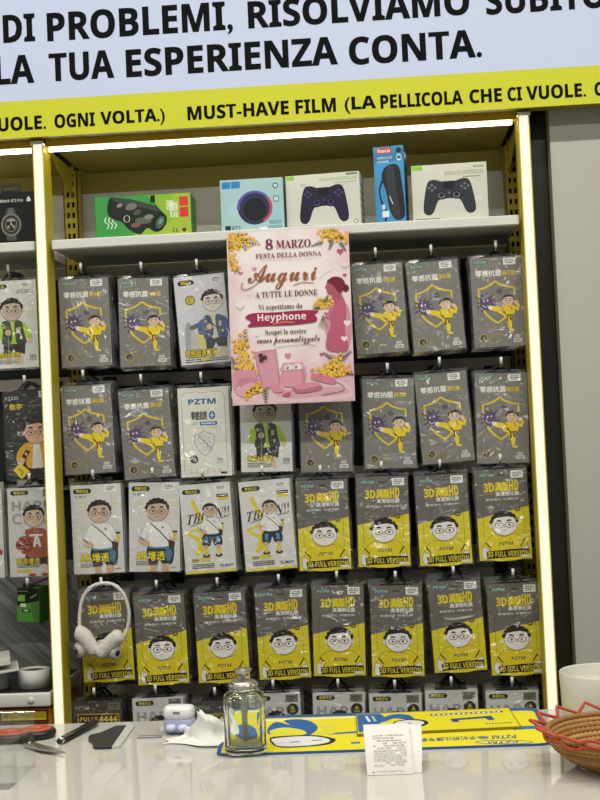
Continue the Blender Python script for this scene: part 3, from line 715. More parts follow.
Q = [  # key, quad(TL, TR, BR, BL)
 [('kick', ((60, 281), (107.5, 277.5), (113.3, 365), (62.5, 367.5))), ('kick', ((118.7, 280.3), (168.7, 277), (170.8, 365), (120.8, 366.7))), ('blue', ((174.2, 278.3), (223.7, 273), (231.3, 360.8), (182.5, 365.8))), None, None,
  ('kick', ((354.2, 266.7), (399.7, 262.5), (408, 350), (356.3, 355.3))), ('kick', ((405.3, 265), (458.3, 259), (465.3, 347), (414.2, 352.5))), ('kick', ((469.7, 260), (522.5, 255.8), (525.8, 344), (473.7, 348)))],
 [('kick', ((60.8, 387.5), (111.7, 383), (116.7, 471.7), (65.8, 475))), ('kick', ((117.5, 391.7), (169.2, 388.3), (175.8, 475), (126.7, 480))), ('pz', ((178.3, 389), (226.7, 386.7), (233.3, 475), (182, 477))), ('green', ((239.5, 383), (290, 382), (292.8, 471), (242.5, 472))),
  ('kick', ((298.7, 384), (350.5, 382), (352.5, 470.8), (301.7, 472))), ('kick', ((363, 380.3), (412.5, 378.3), (416.7, 467), (365, 468.3))), ('kick', ((413.9, 376), (465.9, 370), (474.7, 460), (422.7, 464.5))), ('kick', ((474, 373.9), (526, 373.3), (529.3, 462), (477.9, 462.7)))],
 [('ar', ((71.3, 486.3), (120.3, 483.8), (125, 571), (75.3, 573.7))), ('ar', ((130, 483), (178.7, 483), (180, 570.3), (130.8, 570.8))), ('tboy', ((179.7, 485.8), (229.2, 481.7), (236.7, 570.3), (186.7, 574))), ('tboy', ((238, 482), (289.5, 478.3), (297.8, 566.7), (246.3, 572))),
  ('three', ((296.3, 481), (346.7, 478), (352, 568.7), (299.2, 571))), ('three', ((355.8, 476.7), (407.5, 475.3), (411.3, 565.8), (358.3, 566.7))), ('three', ((414.3, 476), (465.5, 473), (472.5, 562.5), (420.5, 566))), ('three', ((474.3, 471), (525, 468), (532.5, 557.5), (479.5, 560)))],
 [('three', ((80, 595), (129, 591), (134, 676.7), (85.5, 680))), ('three', ((134, 596), (185, 591.7), (189.3, 681.7), (138.3, 685))), ('three', ((193, 592), (245, 590), (251.6, 679.6), (198.6, 683.6))), ('three', ((255.6, 591), (306, 587.4), (310.5, 675), (259.5, 678.6))),
  ('three', ((312, 585.6), (363, 584), (366.6, 675), (313.5, 675.6))), ('three', ((369.6, 585), (421.2, 584.5), (425.2, 675.5), (372, 676.5))), ('three', ((425.9, 582), (480, 579.8), (487.7, 668), (435.2, 672.2))), ('three', ((486.5, 584), (538.3, 582.8), (542.5, 671.5), (494, 675)))],
]
def below(x0, y0, x1, y1): 
    dx, dy = 2.8, 91
    return ((x0, y0), (x1, y1), (x1 + dx, y1 + dy), (x0 + dx, y0 + dy))
Q.append([('dark', below(71, 700.5, 122.5, 699.5)), ('hard', below(134, 698.7, 184, 695)), ('dark', below(191, 701, 243, 699)), ('hard', below(250, 694, 300.7, 691)), ('hard', below(313, 692, 363.7, 692)), ('hard', below(369.5, 693.7, 421, 692.5)), ('hard', below(425.5, 690.5, 477, 689.5)), ('hard', below(487, 691.7, 537.5, 689.5))])
NTH = ['leftmost of main rack', 'second from left in main rack', 'third from left in main rack', 'fourth from left in main rack', 'fourth from right', 'third from right', 'second from right', 'rightmost']
depth = [[4, 5, 5, 0, 0, 3, 4, 4], [4, 4, 5, 4, 4, 3, 3, 3], [2, 2, 4, 4, 3, 3, 3, 2], [4, 5, 5, 4, 4, 5, 5, 5], [4, 3, 4, 4, 3, 5, 4, 5]]
for r, row in enumerate(Q):
    for k, q in enumerate(row):
        if q: package(q[0], q[1], ROWS[r] + ', ' + NTH[k], ROWS[r] + ' stack, ' + NTH[k], 0.05 + RNG.uniform(-0.003, 0.003), depth[r][k])
# left rack, cut off by the frame
for key, quad, r, w in (('green', ((-14, 282), (37.7, 279), (40.6, 367), (-11, 370)), 0, 'left of the lit post'), ('black', ((3, 392), (53, 388.5), (58, 477), (8, 480.5)), 1, 'left of the lit post'),
                        ('hard', ((7.9, 489.4), (58, 487), (61, 574), (10.5, 576.5)), 2, 'left of the lit post'), ('hard', ((-48, 492), (3, 489.5), (6, 576.5), (-45, 579)), 2, 'cut off by left edge')):
    package(key, quad, ROWS[r] + ', ' + w, ROWS[r] + ' stack, ' + w, 0.05 + RNG.uniform(-0.003, 0.003), 3)
# rails that carry the hooks
RAIL = mat('d8d2bc', 0.4)
for r, (py) in enumerate((262, 372, 474, 580, 684)):
    z = at(300, py, Y_BACK - 0.01).z
    for rk, x0 in ((RACK, 0), (RACK_L, -0.92)):
        if r > 2 and x0 < 0: continue
        MB().box(x0 + 0.016, x0 + 0.904, Y_BACK - 0.016, Y_BACK - 0.0065, z - 0.012, z + 0.012, RAIL).build('hook_rail', rk)
# ------------------------------------------------------------------ boxes on the white shelf
def product_box(label, x0, x1, ytop, color, side, draw, Y=0.03, D=0.06, rz=0.0, name='product_box', off=0.0, tall=None):
    a = at(x0, ytop, Y); b = at(x1, ytop - (x1 - x0) * 0.054, Y); W = (b.x - a.x); H = (a.z + b.z) / 2 - Z_SHELF
    t = thing(name, label, 'box', ((a.x + b.x) / 2, Y + D / 2 + off, Z_SHELF), (0, 0, rz))
    MB().cbox(-W / 2, W / 2, -D / 2, D / 2, 0, H, mat(side, 0.45), 0.0008).build('carton', t)
    ar = Art(lambda x, y, l: ((x / 100 - 0.5) * W, -D / 2 - l, H * (1 - y / 100)), ink)
    ar.rect(0.6, 0.6, 99.4, 99.4, color); draw(ar, W / H); ms = ar.meshes(name)
    pr = link('front_print', ms['print'], t)
    if 'lettering' in ms: link('lettering', ms['lettering'], pr, kind='stuff')
    return t, W, H, D

def d_green(a, r):
    a.poly([(55, 0.6), (99.4, 0.6), (99.4, 99.4), (35, 99.4), (70, 50)], '8ab434'); a.poly([(80, 0.6), (99.4, 0.6), (99.4, 99.4), (60, 99.4), (86, 50)], '9fba3a')
    for k in range(3): a.stroke(smooth([(12 + k * 4, 48), (10 + k * 4, 58), (14 + k * 4, 66), (12 + k * 4, 76)], 4, False), 1.1, 'dfeee0')
    a.poly(smooth([(16, 4), (13, 30), (16, 50), (28, 62), (34, 78), (46, 92), (54, 78), (62, 88), (70, 82), (74, 60), (70, 42), (62, 30), (40, 16), (24, 4)], 4), '1d211f')
    a.poly(smooth([(18, 6), (30, 20), (50, 30), (66, 40), (64, 28), (40, 10), (26, 4)], 4), '39423c')
    for x, y, rx, ry, c in ((38, 26, 6, 9, '6c746c'), (50, 60, 9, 8, '59625a'), (56, 52, 5, 6, '7b837a'), (44, 40, 4, 7, '4c534c'), (26, 22, 3, 5, '9a7f7c'), (42, 70, 5, 6, '7a5a56')): a.ell(x, y, rx, ry, c, 10, rot=20)
    a.ell(67, 66, 7, 21, '10130f', 18, rot=8); a.ell(67.5, 66, 4.6, 15, '3f5a48', 16, rot=8); a.ell(68, 64, 2.4, 8, '6f8a78', 12, rot=8)
    a.stroke(ell(33, 54, 3, 8, 14), 0.8, 'd2d6d0', True); a.rect(58, 2, 63, 19, '161a18'); a.stroke([(61, 18), (66, 34)], 1.2, '161a18')
    a.rect(88, 8, 97, 30, 'cf3a34'); a.rect(88, 33, 97, 56, 'cf3a34'); a.ell(92, 86, 2.2, 5, '6b2a22', 12); a.text('CE', 80, 82, 86, 91, '3c5a14', 'bold')
    a.text('WIRELESS', 64, 34, 100, 42, 'f0f6e4', 'bold', rot=90); a.text('SPEAKER', 66, 24, 90, 31, 'f0f6e4', 'bold', rot=90)
def d_teal(a, r):
    a.ell(28, 60, 16, 20, 'a9cdd0', 18); a.ell(88, 62, 10, 18, '9cc4c8', 16)
    a.ell(54, 55, 27, 32, '2b2f4c', 28); a.stroke(ell(54, 55, 26, 30, 20, 175, 320), 4.5, '5b54a8'); a.stroke(ell(54, 55, 26, 30, 14, -40, 60), 4.5, 'b0506c'); a.ell(54, 58, 19.5, 23, '16181e', 26); a.stroke(ell(54, 58, 19, 22.5, 24), 1, '3a3f4c', True)
    a.rect(3, 4, 17, 17, '2f7fc0'); a.rect(18, 3.5, 32, 16.5, '2f7fc0'); a.ell(88, 15, 4.5, 5.5, '3a4a58', 14); a.ell(88, 15, 3, 3.6, 'bcdcde', 12); a.rrect(84, 34, 93, 46, 2, '5a7a88'); a.rrect(85.4, 36, 91.6, 44, 1.5, 'bcdcde')
    a.rect(6, 87, 15, 97, '26323a'); a.text('BT3', 17, 88, 30, 96, '33566a', 'bold'); a.text('SPEAKER', 74, 90, 96, 96, '3b7a94', 'bold'); a.text('WIRELESS BT', 76, 80, 96, 87, '3b7a94', 'bold')
    a.rect(60, 92, 72, 98, 'e8eef0')
def gamepad(a, cx, cy, s, r, body, dark, btn):
    q = lambda x, y: (cx + x * s, cy + y * s * r)
    a.poly(smooth([q(-34, -24), q(-24, -30), q(-8, -25), q(8, -25), q(24, -30), q(34, -24), q(40, 6), q(42, 34), q(34, 42), q(26, 36), q(18, 14), q(8, 10), q(-8, 10), q(-18, 14), q(-26, 36), q(-34, 42), q(-42, 34), q(-40, 6)], 5), body)
    a.poly([q(-9, -26), q(9, -26), q(8, -10), q(-8, -10)], dark)
    for x in (-12, 12): a.ell(*q(x, 3), 8.5 * s, 8.5 * s * r, dark, 18); a.ell(*q(x, 3), 6 * s, 6 * s * r, btn, 16); a.ell(*q(x, 2), 4 * s, 4 * s * r, dark, 14)
    for dx, dy in ((0, -5), (0, 5), (-5, 0), (5, 0)):
        a.ell(*q(26 + dx * 1.1, -14 + dy), 2.4 * s, 2.4 * s * r, btn, 10); a.rect(*q(-27 + dx - 2, -14 + dy - 2), *q(-27 + dx + 2, -14 + dy + 2), btn)
    a.ell(*q(0, -2), 2 * s, 2 * s * r, btn, 10)
def d_pad1(a, r):
    a.rect(1, 1, 12, 9, '8ec23e'); a.text('WIRELESS CONTROLLER', 46, 8, 96, 14, '8ab04a', 'bold'); a.rect(82, 2, 97, 5.5, '6a7a5c'); lines_pc(a, 66, 17, 96, '9aa090')
    gamepad(a, 51, 50, 0.78, r * 0.9, '221d38', '0f0d18', '4a3f78'); a.ell(93, 91, 3, 4.2, '333333', 12); a.ell(93, 91, 2.2, 3.1, 'd8d8d0', 12); a.rect(3, 93, 36, 97, 'a9aaa0'); a.rect(20, 16, 28, 22, 'b9bbb0')
def lines_pc(a, x0, y, x1, col):
    x = x0
    while x < x1: a.rect(x, y, min(x + 2.2, x1), y + 2.2, col); x += 3
def d_pad2(a, r):
    a.rect(1, 1, 15, 9, '7cc03a'); a.text('WIRELESS CONTROLLER', 44, 13, 96, 20, '8fa070', 'bold'); a.text('wireless', 82, 4, 96, 9, '5a6a4a', 'bold'); lines_pc(a, 68, 23, 92, '7a7c74')
    gamepad(a, 49, 52, 0.82, r * 0.8, '2e3138', '17191d', '6d737c'); a.rect(3, 93, 36, 96.5, '8c8e86'); a.stroke(ell(87, 32, 5, 4, 12), 0.7, 'c9cbb8', True); a.rect(84, 60, 93, 64, 'd8cfd8'); a.rect(0.6, 97.6, 99.4, 99.4, '9fc060')
def d_blue(a, r):
    a.rect(12, 2, 60, 9, 'c8402c'); a.text('hoco', 16, 3, 56, 8, 'f0e8e4', 'bold'); a.ell(84, 6, 9, 3.6, '25303c', 14); a.stroke(ell(84, 15, 8, 3.4, 14), 2, 'd2e2ee', True)
    a.text('WIRELESS', 12, 13, 62, 16.5, 'd8e8f2', 'bold'); a.text('SPEAKER', 12, 18, 50, 21, 'd8e8f2', 'bold')
    a.poly(smooth([(34, 28), (60, 23), (82, 27), (90, 45), (97, 80), (92, 92), (66, 94), (48, 82), (36, 56), (24, 40)], 4), '1e2124'); a.poly(smooth([(40, 30), (62, 26), (70, 50), (80, 88), (66, 92), (52, 80), (42, 54)], 4), '33373b')
    a.stroke(smooth([(26, 44), (16, 56), (22, 72), (36, 84), (30, 96)], 4, False), 5, '16181a'); a.rect(22, 82, 44, 90, 'dfe8ee'); a.rect(22, 74, 32, 80, 'c8dae6'); a.stroke([(48, 64), (58, 74)], 2, 'd8d8d8')
def d_watch(a, r):
    a.rect(0.6, 0.6, 99.4, 99.4, '0c0c0d'); a.text('Watch GT2 Pro', 26, 13, 74, 19, 'c9c9c4', 'bold'); a.poly([(82, 14), (86, 9), (90, 14), (90, 19), (82, 19)], 'e4e4e0')
    a.rect(38, 34, 58, 92, '4a4b4a'); a.ell(48, 62, 21, 22, '77776f', 24); a.ell(48, 62, 17, 18, '232525', 24); a.stroke(ell(48, 62, 12, 13, 20), 1, '9a8f78', True); a.stroke([(48, 62), (48, 50)], 1.6, 'c8c4b8'); a.stroke([(48, 62), (56, 66)], 1.6, 'c8c4b8'); a.rect(40, 52, 56, 55, 'a9a18c'); a.ell(42, 66, 3, 3.4, '8f8a7c', 10); a.ell(54, 66, 3, 3.4, '8f8a7c', 10); a.rect(42, 30, 54, 40, '606160')

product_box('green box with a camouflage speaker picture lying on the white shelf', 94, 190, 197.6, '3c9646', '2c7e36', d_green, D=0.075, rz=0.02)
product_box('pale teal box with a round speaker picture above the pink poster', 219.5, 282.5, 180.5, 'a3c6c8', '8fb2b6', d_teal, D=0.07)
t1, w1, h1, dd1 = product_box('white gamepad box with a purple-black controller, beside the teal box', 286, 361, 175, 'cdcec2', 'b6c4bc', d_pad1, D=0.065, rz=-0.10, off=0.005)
for k in range(6): MB().box(w1 / 2, w1 / 2 + 0.0004, -dd1 / 2 + 0.008, dd1 / 2 - 0.01, h1 * (0.12 + 0.13 * k), h1 * (0.12 + 0.13 * k) + 0.003, ink('4a6a62')).build('side_print', t1)
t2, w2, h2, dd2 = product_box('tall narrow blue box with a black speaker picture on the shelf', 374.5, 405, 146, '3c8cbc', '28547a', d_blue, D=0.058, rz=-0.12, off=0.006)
for z0, c in ((0.86, 'e6eef2'), (0.7, '1c2a38'), (0.3, '1c2a38')): MB().box(w2 / 2, w2 / 2 + 0.0004, -dd2 / 2 + 0.012, dd2 / 2 - 0.012, h2 * z0, h2 * (z0 + 0.07), ink(c)).build('side_print', t2)
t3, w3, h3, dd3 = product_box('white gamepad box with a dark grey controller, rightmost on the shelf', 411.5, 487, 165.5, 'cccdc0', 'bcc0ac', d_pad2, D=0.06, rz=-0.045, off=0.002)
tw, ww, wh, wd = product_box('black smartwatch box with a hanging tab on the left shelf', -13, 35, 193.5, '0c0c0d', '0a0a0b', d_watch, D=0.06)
fr = MB()
for a_ in ((-0.02, 0.02, wh + 0.011, wh + 0.016), (-0.02, -0.0145, wh + 0.004, wh + 0.011), (0.0145, 0.02, wh + 0.004, wh + 0.011), (-0.02, 0.02, wh, wh + 0.004)): fr.box(a_[0], a_[1], -wd / 2, -wd / 2 + 0.0015, a_[2], a_[3], BLACKP)
fr.build('hanging_tab', tw)

# ------------------------------------------------------------------ poster
def poster():
    Y = -0.008
    tl, tr, br, bl = at(226, 232.5, Y), at(347.5, 227, Y), at(356, 400.5, Y), at(233, 406, Y)
    c = (tl + tr + br + bl) / 4; e = (tr - tl) + (br - bl); ang = math.atan2(e.z, e.x)
    W = e.length / 2; H = ((tl - bl).length + (tr - br).length) / 2
    t = thing('poster', 'pink greeting poster with gold script hanging from the shelf edge', 'poster', c, (0, -ang, 0))
    bgm = bpy.data.materials.new('poster_pink'); bgm.use_nodes = True; nt = bgm.node_tree; p = P(nt)
    tc = nt.nodes.new('ShaderNodeTexCoord'); n = nt.nodes.new('ShaderNodeTexNoise'); n.inputs['Scale'].default_value = 11; n.inputs['Detail'].default_value = 3; n.inputs['Distortion'].default_value = 0.6
    cr = nt.nodes.new('ShaderNodeValToRGB'); cr.color_ramp.elements[0].position = 0.22; cr.color_ramp.elements[1].position = 0.56
    cr.color_ramp.elements[0].color = lin('deb4c0'); cr.color_ramp.elements[1].color = lin('f4ebe8')
    nt.links.new(tc.outputs['Object'], n.inputs['Vector'])
    mpp = nt.nodes.new('ShaderNodeMapping'); mpp.inputs['Location'].default_value = (0.0, 0, -0.35); mpp.inputs['Scale'].default_value = (6.6, 0, 5.2); nt.links.new(tc.outputs['Object'], mpp.inputs['Vector'])
    ln = nt.nodes.new('ShaderNodeVectorMath'); ln.operation = 'LENGTH'; nt.links.new(mpp.outputs[0], ln.inputs[0])
    ma = nt.nodes.new('ShaderNodeMath'); ma.operation = 'MULTIPLY_ADD'; ma.inputs[1].default_value = -0.42; ma.inputs[2].default_value = 0.42; nt.links.new(ln.outputs['Value'], ma.inputs[0])
    mb_ = nt.nodes.new('ShaderNodeMath'); mb_.operation = 'MULTIPLY_ADD'; mb_.inputs[1].default_value = 0.62; nt.links.new(n.outputs['Fac'], mb_.inputs[0]); nt.links.new(ma.outputs[0], mb_.inputs[2]); nt.links.new(mb_.outputs[0], cr.inputs[0]); nt.links.new(cr.outputs[0], p.inputs['Base Color']); p.inputs['Roughness'].default_value = 0.45
    MB().box(-W / 2, W / 2, 0, 0.0006, -H / 2, H / 2, bgm).build('sheet', t)
    def PX(x, y):                                        # crop px -> design 0..210 x 0..297
        return ((x - 45 - 27 * (y - 50) / 695) / 488 * 210, (y - 50 + 23 * (x - 45) / 485) / 695 * 297)
    a = Art(lambda x, y, l: (x / 210 * W - W / 2, -l, H / 2 - y / 297 * H), ink)
    pl = lambda pts: [PX(*q) for q in pts]
    # pale centre
    # marble table
    a.poly(pl(smooth([(80, 660), (200, 640), (380, 620), (520, 650), (545, 700), (450, 722), (230, 730), (85, 735)], 4)), 'e3c3c8')
    a.poly(pl(smooth([(230, 690), (330, 675), (500, 665), (530, 690), (420, 705), (300, 715)], 4)), 'd9a7b4')
    rng = random.Random(5)
    def leaf(x, y, ang_, l, col='5f6340'):
        ca, sa = math.cos(ang_), math.sin(ang_)
        for k in range(7):
            d = l * k / 7; bx, by = x + ca * d, y + sa * d
            for s in (-1, 1):
                w = l * 0.34 * (1 - k / 9); aa = ang_ + s * 0.9
                a.stroke(pl([(bx, by), (bx + math.cos(aa) * w, by + math.sin(aa) * w)]), [1.6, 0.5], col)
        a.stroke(pl([(x, y), (x + ca * l, y + sa * l)]), [1.5, 0.4], col)
    def mimosa(x0, y0, x1, y1, n, r, wid):
        n = int(n * 2.2); r *= 0.72; wid *= 1.1
        balls = {}
        for k in range(n):
            t_ = rng.random(); px = x0 + (x1 - x0) * t_ + rng.gauss(0, wid); py = y0 + (y1 - y0) * t_ + rng.gauss(0, wid * 0.8)
            x, y = PX(px, py); balls.setdefault(k % 6, []).append((min(max(x, 4), 206), min(max(y, 4), 293)))
        for k, bl in balls.items():
            col = ('c98c22', 'b87e20', 'dca02c', 'e6b33c', 'e0a430', 'e9bd4a')[k]
            def many(r_, dx, dy, c, m):
                V = []; F = []
                for x, y in bl:
                    o = len(V); V += ell(x + dx, y + dy, r_, r_, m); F.append(tuple(range(o, o + m)))
                a.put(V, F, c)
            many(r, 0, 0, col, 9); many(r * 0.45, -r * 0.2, -r * 0.3, 'f2d070', 6)
    leaf(110, 110, -0.4, 70); leaf(100, 90, 0.1, 85); leaf(70, 170, 1.3, 50); leaf(75, 180, 1.0, 45, '7a6f50')
    mimosa(65, 70, 130, 80, 34, 4.2, 16); mimosa(60, 120, 80, 200, 22, 3.6, 12); mimosa(60, 90, 110, 120, 16, 3.8, 12)
    leaf(430, 90, 2.8, 50); leaf(470, 80, 1.9, 45); leaf(500, 90, 1.0, 45); mimosa(430, 55, 525, 75, 32, 4.0, 13); mimosa(420, 50, 470, 45, 12, 3.6, 8)
    leaf(110, 520, -1.4, 90, '6a6c48'); leaf(90, 600, -2.0, 60, '6a6c48'); mimosa(100, 470, 130, 600, 46, 4.0, 14); mimosa(95, 590, 160, 600, 18, 4.2, 10)
    leaf(480, 560, -2.6, 60, '50573a'); leaf(500, 560, -0.7, 60, '50573a'); leaf(520, 610, 0.2, 40, '50573a'); mimosa(430, 610, 520, 590, 40, 5.0, 16); mimosa(470, 570, 500, 560, 14, 4.4, 10); mimosa(500, 530, 510, 510, 6, 3, 6)
    # ribbon bow and sprig
    for pts, c in (([(75, 610), (130, 600), (175, 615), (150, 640), (95, 660), (80, 690)], 'd795a6'), ([(90, 640), (150, 630), (190, 650), (150, 680), (110, 670)], 'c88799'), ([(85, 690), (140, 650), (180, 670), (130, 710)], 'e0a8b6')): a.poly(pl(smooth(pts, 3)), c)
    leaf(200, 660, 1.5, 75, '4f5738'); mimosa(130, 695, 190, 665, 22, 4.4, 8)
    # phone
    a.poly(pl(smooth([(160, 540), (168, 528), (235, 518), (246, 524), (262, 655), (256, 668), (200, 672), (188, 664)], 3)), 'c98a9c'); a.poly(pl(smooth([(166, 542), (174, 532), (232, 523), (242, 530), (256, 652), (250, 662), (204, 666), (194, 658)], 3)), 'd79bab')
    a.poly(pl(smooth([(172, 538), (204, 534), (212, 568), (180, 574)], 3)), 'c58496')
    for x, y in ((184, 544), (200, 552), (187, 562)): a.ell(*PX(x, y), 4, 4, '2c2428', 12); a.ell(*PX(x, y), 1.8, 1.8, '5a5058', 8)
    # earbud case and earbuds
    a.poly(pl(smooth([(270, 580), (278, 572), (345, 570), (355, 578), (358, 600), (268, 604)], 3)), 'd7a4b0'); [(a.ell(*PX(x_, y_), 8, 6, 'e6dadc', 14), a.ell(*PX(x_ + 3, y_ + 6), 3.4, 5.5, 'f2ecec', 12), a.ell(*PX(x_ - 5, y_ + 1), 2.2, 3, '8a7c80', 8, rot=25)) for x_, y_ in ((296, 591), (330, 587))]
    a.poly(pl(smooth([(268, 606), (358, 598), (362, 640), (352, 660), (290, 668), (270, 655)], 3)), 'dc9aa9'); a.stroke(pl([(268, 606), (358, 598)]), 1, 'b57686'); a.poly(pl(smooth([(345, 602), (358, 600), (361, 640), (350, 656)], 3)), 'cf8a9b')
    # power bank, lipstick shaped charger, petals
    a.poly(pl(smooth([(315, 668), (390, 650), (425, 660), (420, 678), (345, 692), (318, 684)], 3)), 'b96f85'); a.poly(pl(smooth([(315, 664), (388, 648), (422, 658), (345, 678)], 3)), 'd88fa2')
    a.poly(pl(smooth([(384, 622), (396, 612), (470, 630), (482, 642), (470, 656), (392, 638)], 3)), 'cf8094'); a.stroke(pl([(428, 622), (424, 646)]), 0.8, '8a4a5c'); a.stroke(pl(smooth([(480, 645), (510, 660), (512, 680), (470, 690), (430, 695)], 4, False)), 0.9, '6a4650'); a.stroke(pl([(428, 697), (460, 690)]), 2, 'a9a0a0')
    a.poly(pl(smooth([(222, 655), (240, 648), (278, 680), (250, 690), (228, 678)], 3)), 'd992a3'); a.poly(pl(smooth([(270, 700), (300, 686), (302, 700), (290, 706)], 3)), 'c05a76')
    # woman in profile with bouquet
    a.poly(pl(smooth([(470, 310), (520, 330), (540, 380), (545, 460), (520, 520), (470, 500), (440, 440), (452, 380)], 4)), 'd58fa4')
    a.poly(pl(smooth([(462, 300), (500, 296), (520, 330), (524, 380), (518, 440), (530, 520), (450, 520), (446, 470), (462, 420), (454, 370), (466, 340)], 4)), 'bb5f7c')
    a.poly(pl(smooth([(452, 246), (445, 262), (440, 271), (446, 276), (447, 287), (453, 297), (468, 299), (478, 320), (502, 320), (506, 285), (495, 250)], 4)), 'b0566c')
    a.poly(pl(smooth([(447, 249), (455, 237), (474, 227), (498, 229), (514, 241), (519, 258), (512, 280), (498, 292), (486, 282), (476, 267), (462, 257)], 4)), '7a2038'); a.ell(*PX(522, 272), 5.5, 6.5, '6c1a32', 12)
    a.stroke(pl(smooth([(500, 320), (508, 370), (480, 405), (440, 385)], 4, False)), [5] * 5 + [4] * 8, 'c06078'); a.stroke(pl(smooth([(476, 330), (462, 370), (436, 372)], 4, False)), 3.6, 'cf7088')
    for k in range(8): a.stroke(pl([(432, 380), (412 + k * 6, 440 - abs(k - 4) * 3)]), 0.6, '7a7a50')
    mimosa(412, 335, 462, 330, 30, 3.6, 10); leaf(420, 350, 3.0, 30); leaf(440, 330, -1.2, 34)
    # hearts
    def heart(x, y, s, c):
        pts = []
        for k in range(20):
            t_ = k / 20 * 6.283; pts.append((x + s * 16 * math.sin(t_) ** 3 / 16, y - s * (13 * math.cos(t_) - 5 * math.cos(2 * t_) - 2 * math.cos(3 * t_) - math.cos(4 * t_)) / 16))
        a.poly(pl(pts), c)
    for x, y, s, c in ((500, 125, 13, 'c0506e'), (518, 180, 14, 'ecd8dc'), (518, 220, 8, 'c0506e'), (158, 195, 9, 'd39aa8'), (104, 212, 8, 'cf8a9c'), (102, 345, 17, 'f0e4e4'), (528, 412, 15, 'f0dfe2'), (516, 474, 13, 'f0dfe2'), (292, 542, 13, 'd98aa0'), (426, 536, 8, 'c85a78')): heart(x, y, s, c)
    # brush band
    a.poly(pl(smooth([(122, 392), (150, 374), (240, 370), (330, 362), (412, 362), (398, 378), (408, 392), (396, 408), (300, 420), (200, 424), (132, 428), (146, 408)], 3)), 'a02a54'); a.stroke(pl(smooth([(230, 418), (280, 408), (320, 412)], 4, False)), [0.4] + [1.4] * 7 + [0.4], 'd9a04a')
    D1 = '7c2440'; global_n = [0]
    def tx(body, x0, y0, x1, y1, col, st, off=0.0, rot=0):
        u0, v0 = PX(x0, y0); u1, v1 = PX(x1, y1); a.text(body, u0, v0, u1, v1, col, st, off, rot)
    def tl_(body, cx, cy, w, h, col, st, off=0.0):       # level text by centre
        global_n[0] += 1; u, v = PX(cx, cy); w2 = w / 488 * 210; h2 = h / 695 * 297; a.text(body, u - w2 / 2, v - h2 / 2, u + w2 / 2, v + h2 / 2, col, st, off, g='lettering_%d' % global_n[0])
    tl_('8', 217, 97, 30, 42, D1, 'ital'); tl_('MARZO', 314, 95, 138, 33, D1, 'serif'); tl_('FESTA DELLA DONNA', 294, 139, 262, 20, '8c3a52', 'serif')
    a.stroke(pl([(180, 160), (290, 158), (410, 152)]), 0.5, 'c9a0a4')
    tl_('Auguri', 270, 226, 276, 100, '9c5a34', 'script', 0.006); a.stroke(pl(smooth([(310, 262), (350, 250), (398, 252)], 4, False)), [0.4] + [1.4] * 7 + [0.4], 'b5783f'); a.stroke(pl(smooth([(112, 250), (106, 270), (122, 280), (160, 262), (200, 225)], 4, False)), 1.3, '9c5a34'); a.stroke(pl(smooth([(415, 235), (440, 215), (475, 195)], 4, False)), 0.6, 'd3b0b0')
    tl_('A TUTTE LE DONNE', 286, 295, 248, 24, '6c2a44', 'serif'); a.stroke(pl([(122, 302), (152, 301)]), 0.5, 'c9a0a4'); a.stroke(pl([(240, 320), (330, 316)]), 0.5, 'c9a0a4')
    tl_('Vi aspettiamo da', 262, 349, 176, 26, '6a5058', 'serif'); tl_('Heyphone', 268, 391, 194, 38, 'f0e8ea', 'bold')
    tl_('Scopri le nostre', 284, 449, 164, 26, '6a5058', 'serif'); tl_('cover personalizzate', 294, 482, 250, 36, '6c2440', 'script', 0.008)
    a.stroke(pl(smooth([(246, 510), (300, 502), (372, 498), (402, 502)], 4, False)), 0.7, 'b98a6a'); a.stroke(pl([(163, 464), (172, 468)]), 0.8, '6c2440')
    ms = a.meshes('poster'); pr = link('artwork', ms['print'], t)
    for g_, me_ in ms.items():
        if g_ != 'print': link('lettering', me_, t, kind='stuff')
poster()

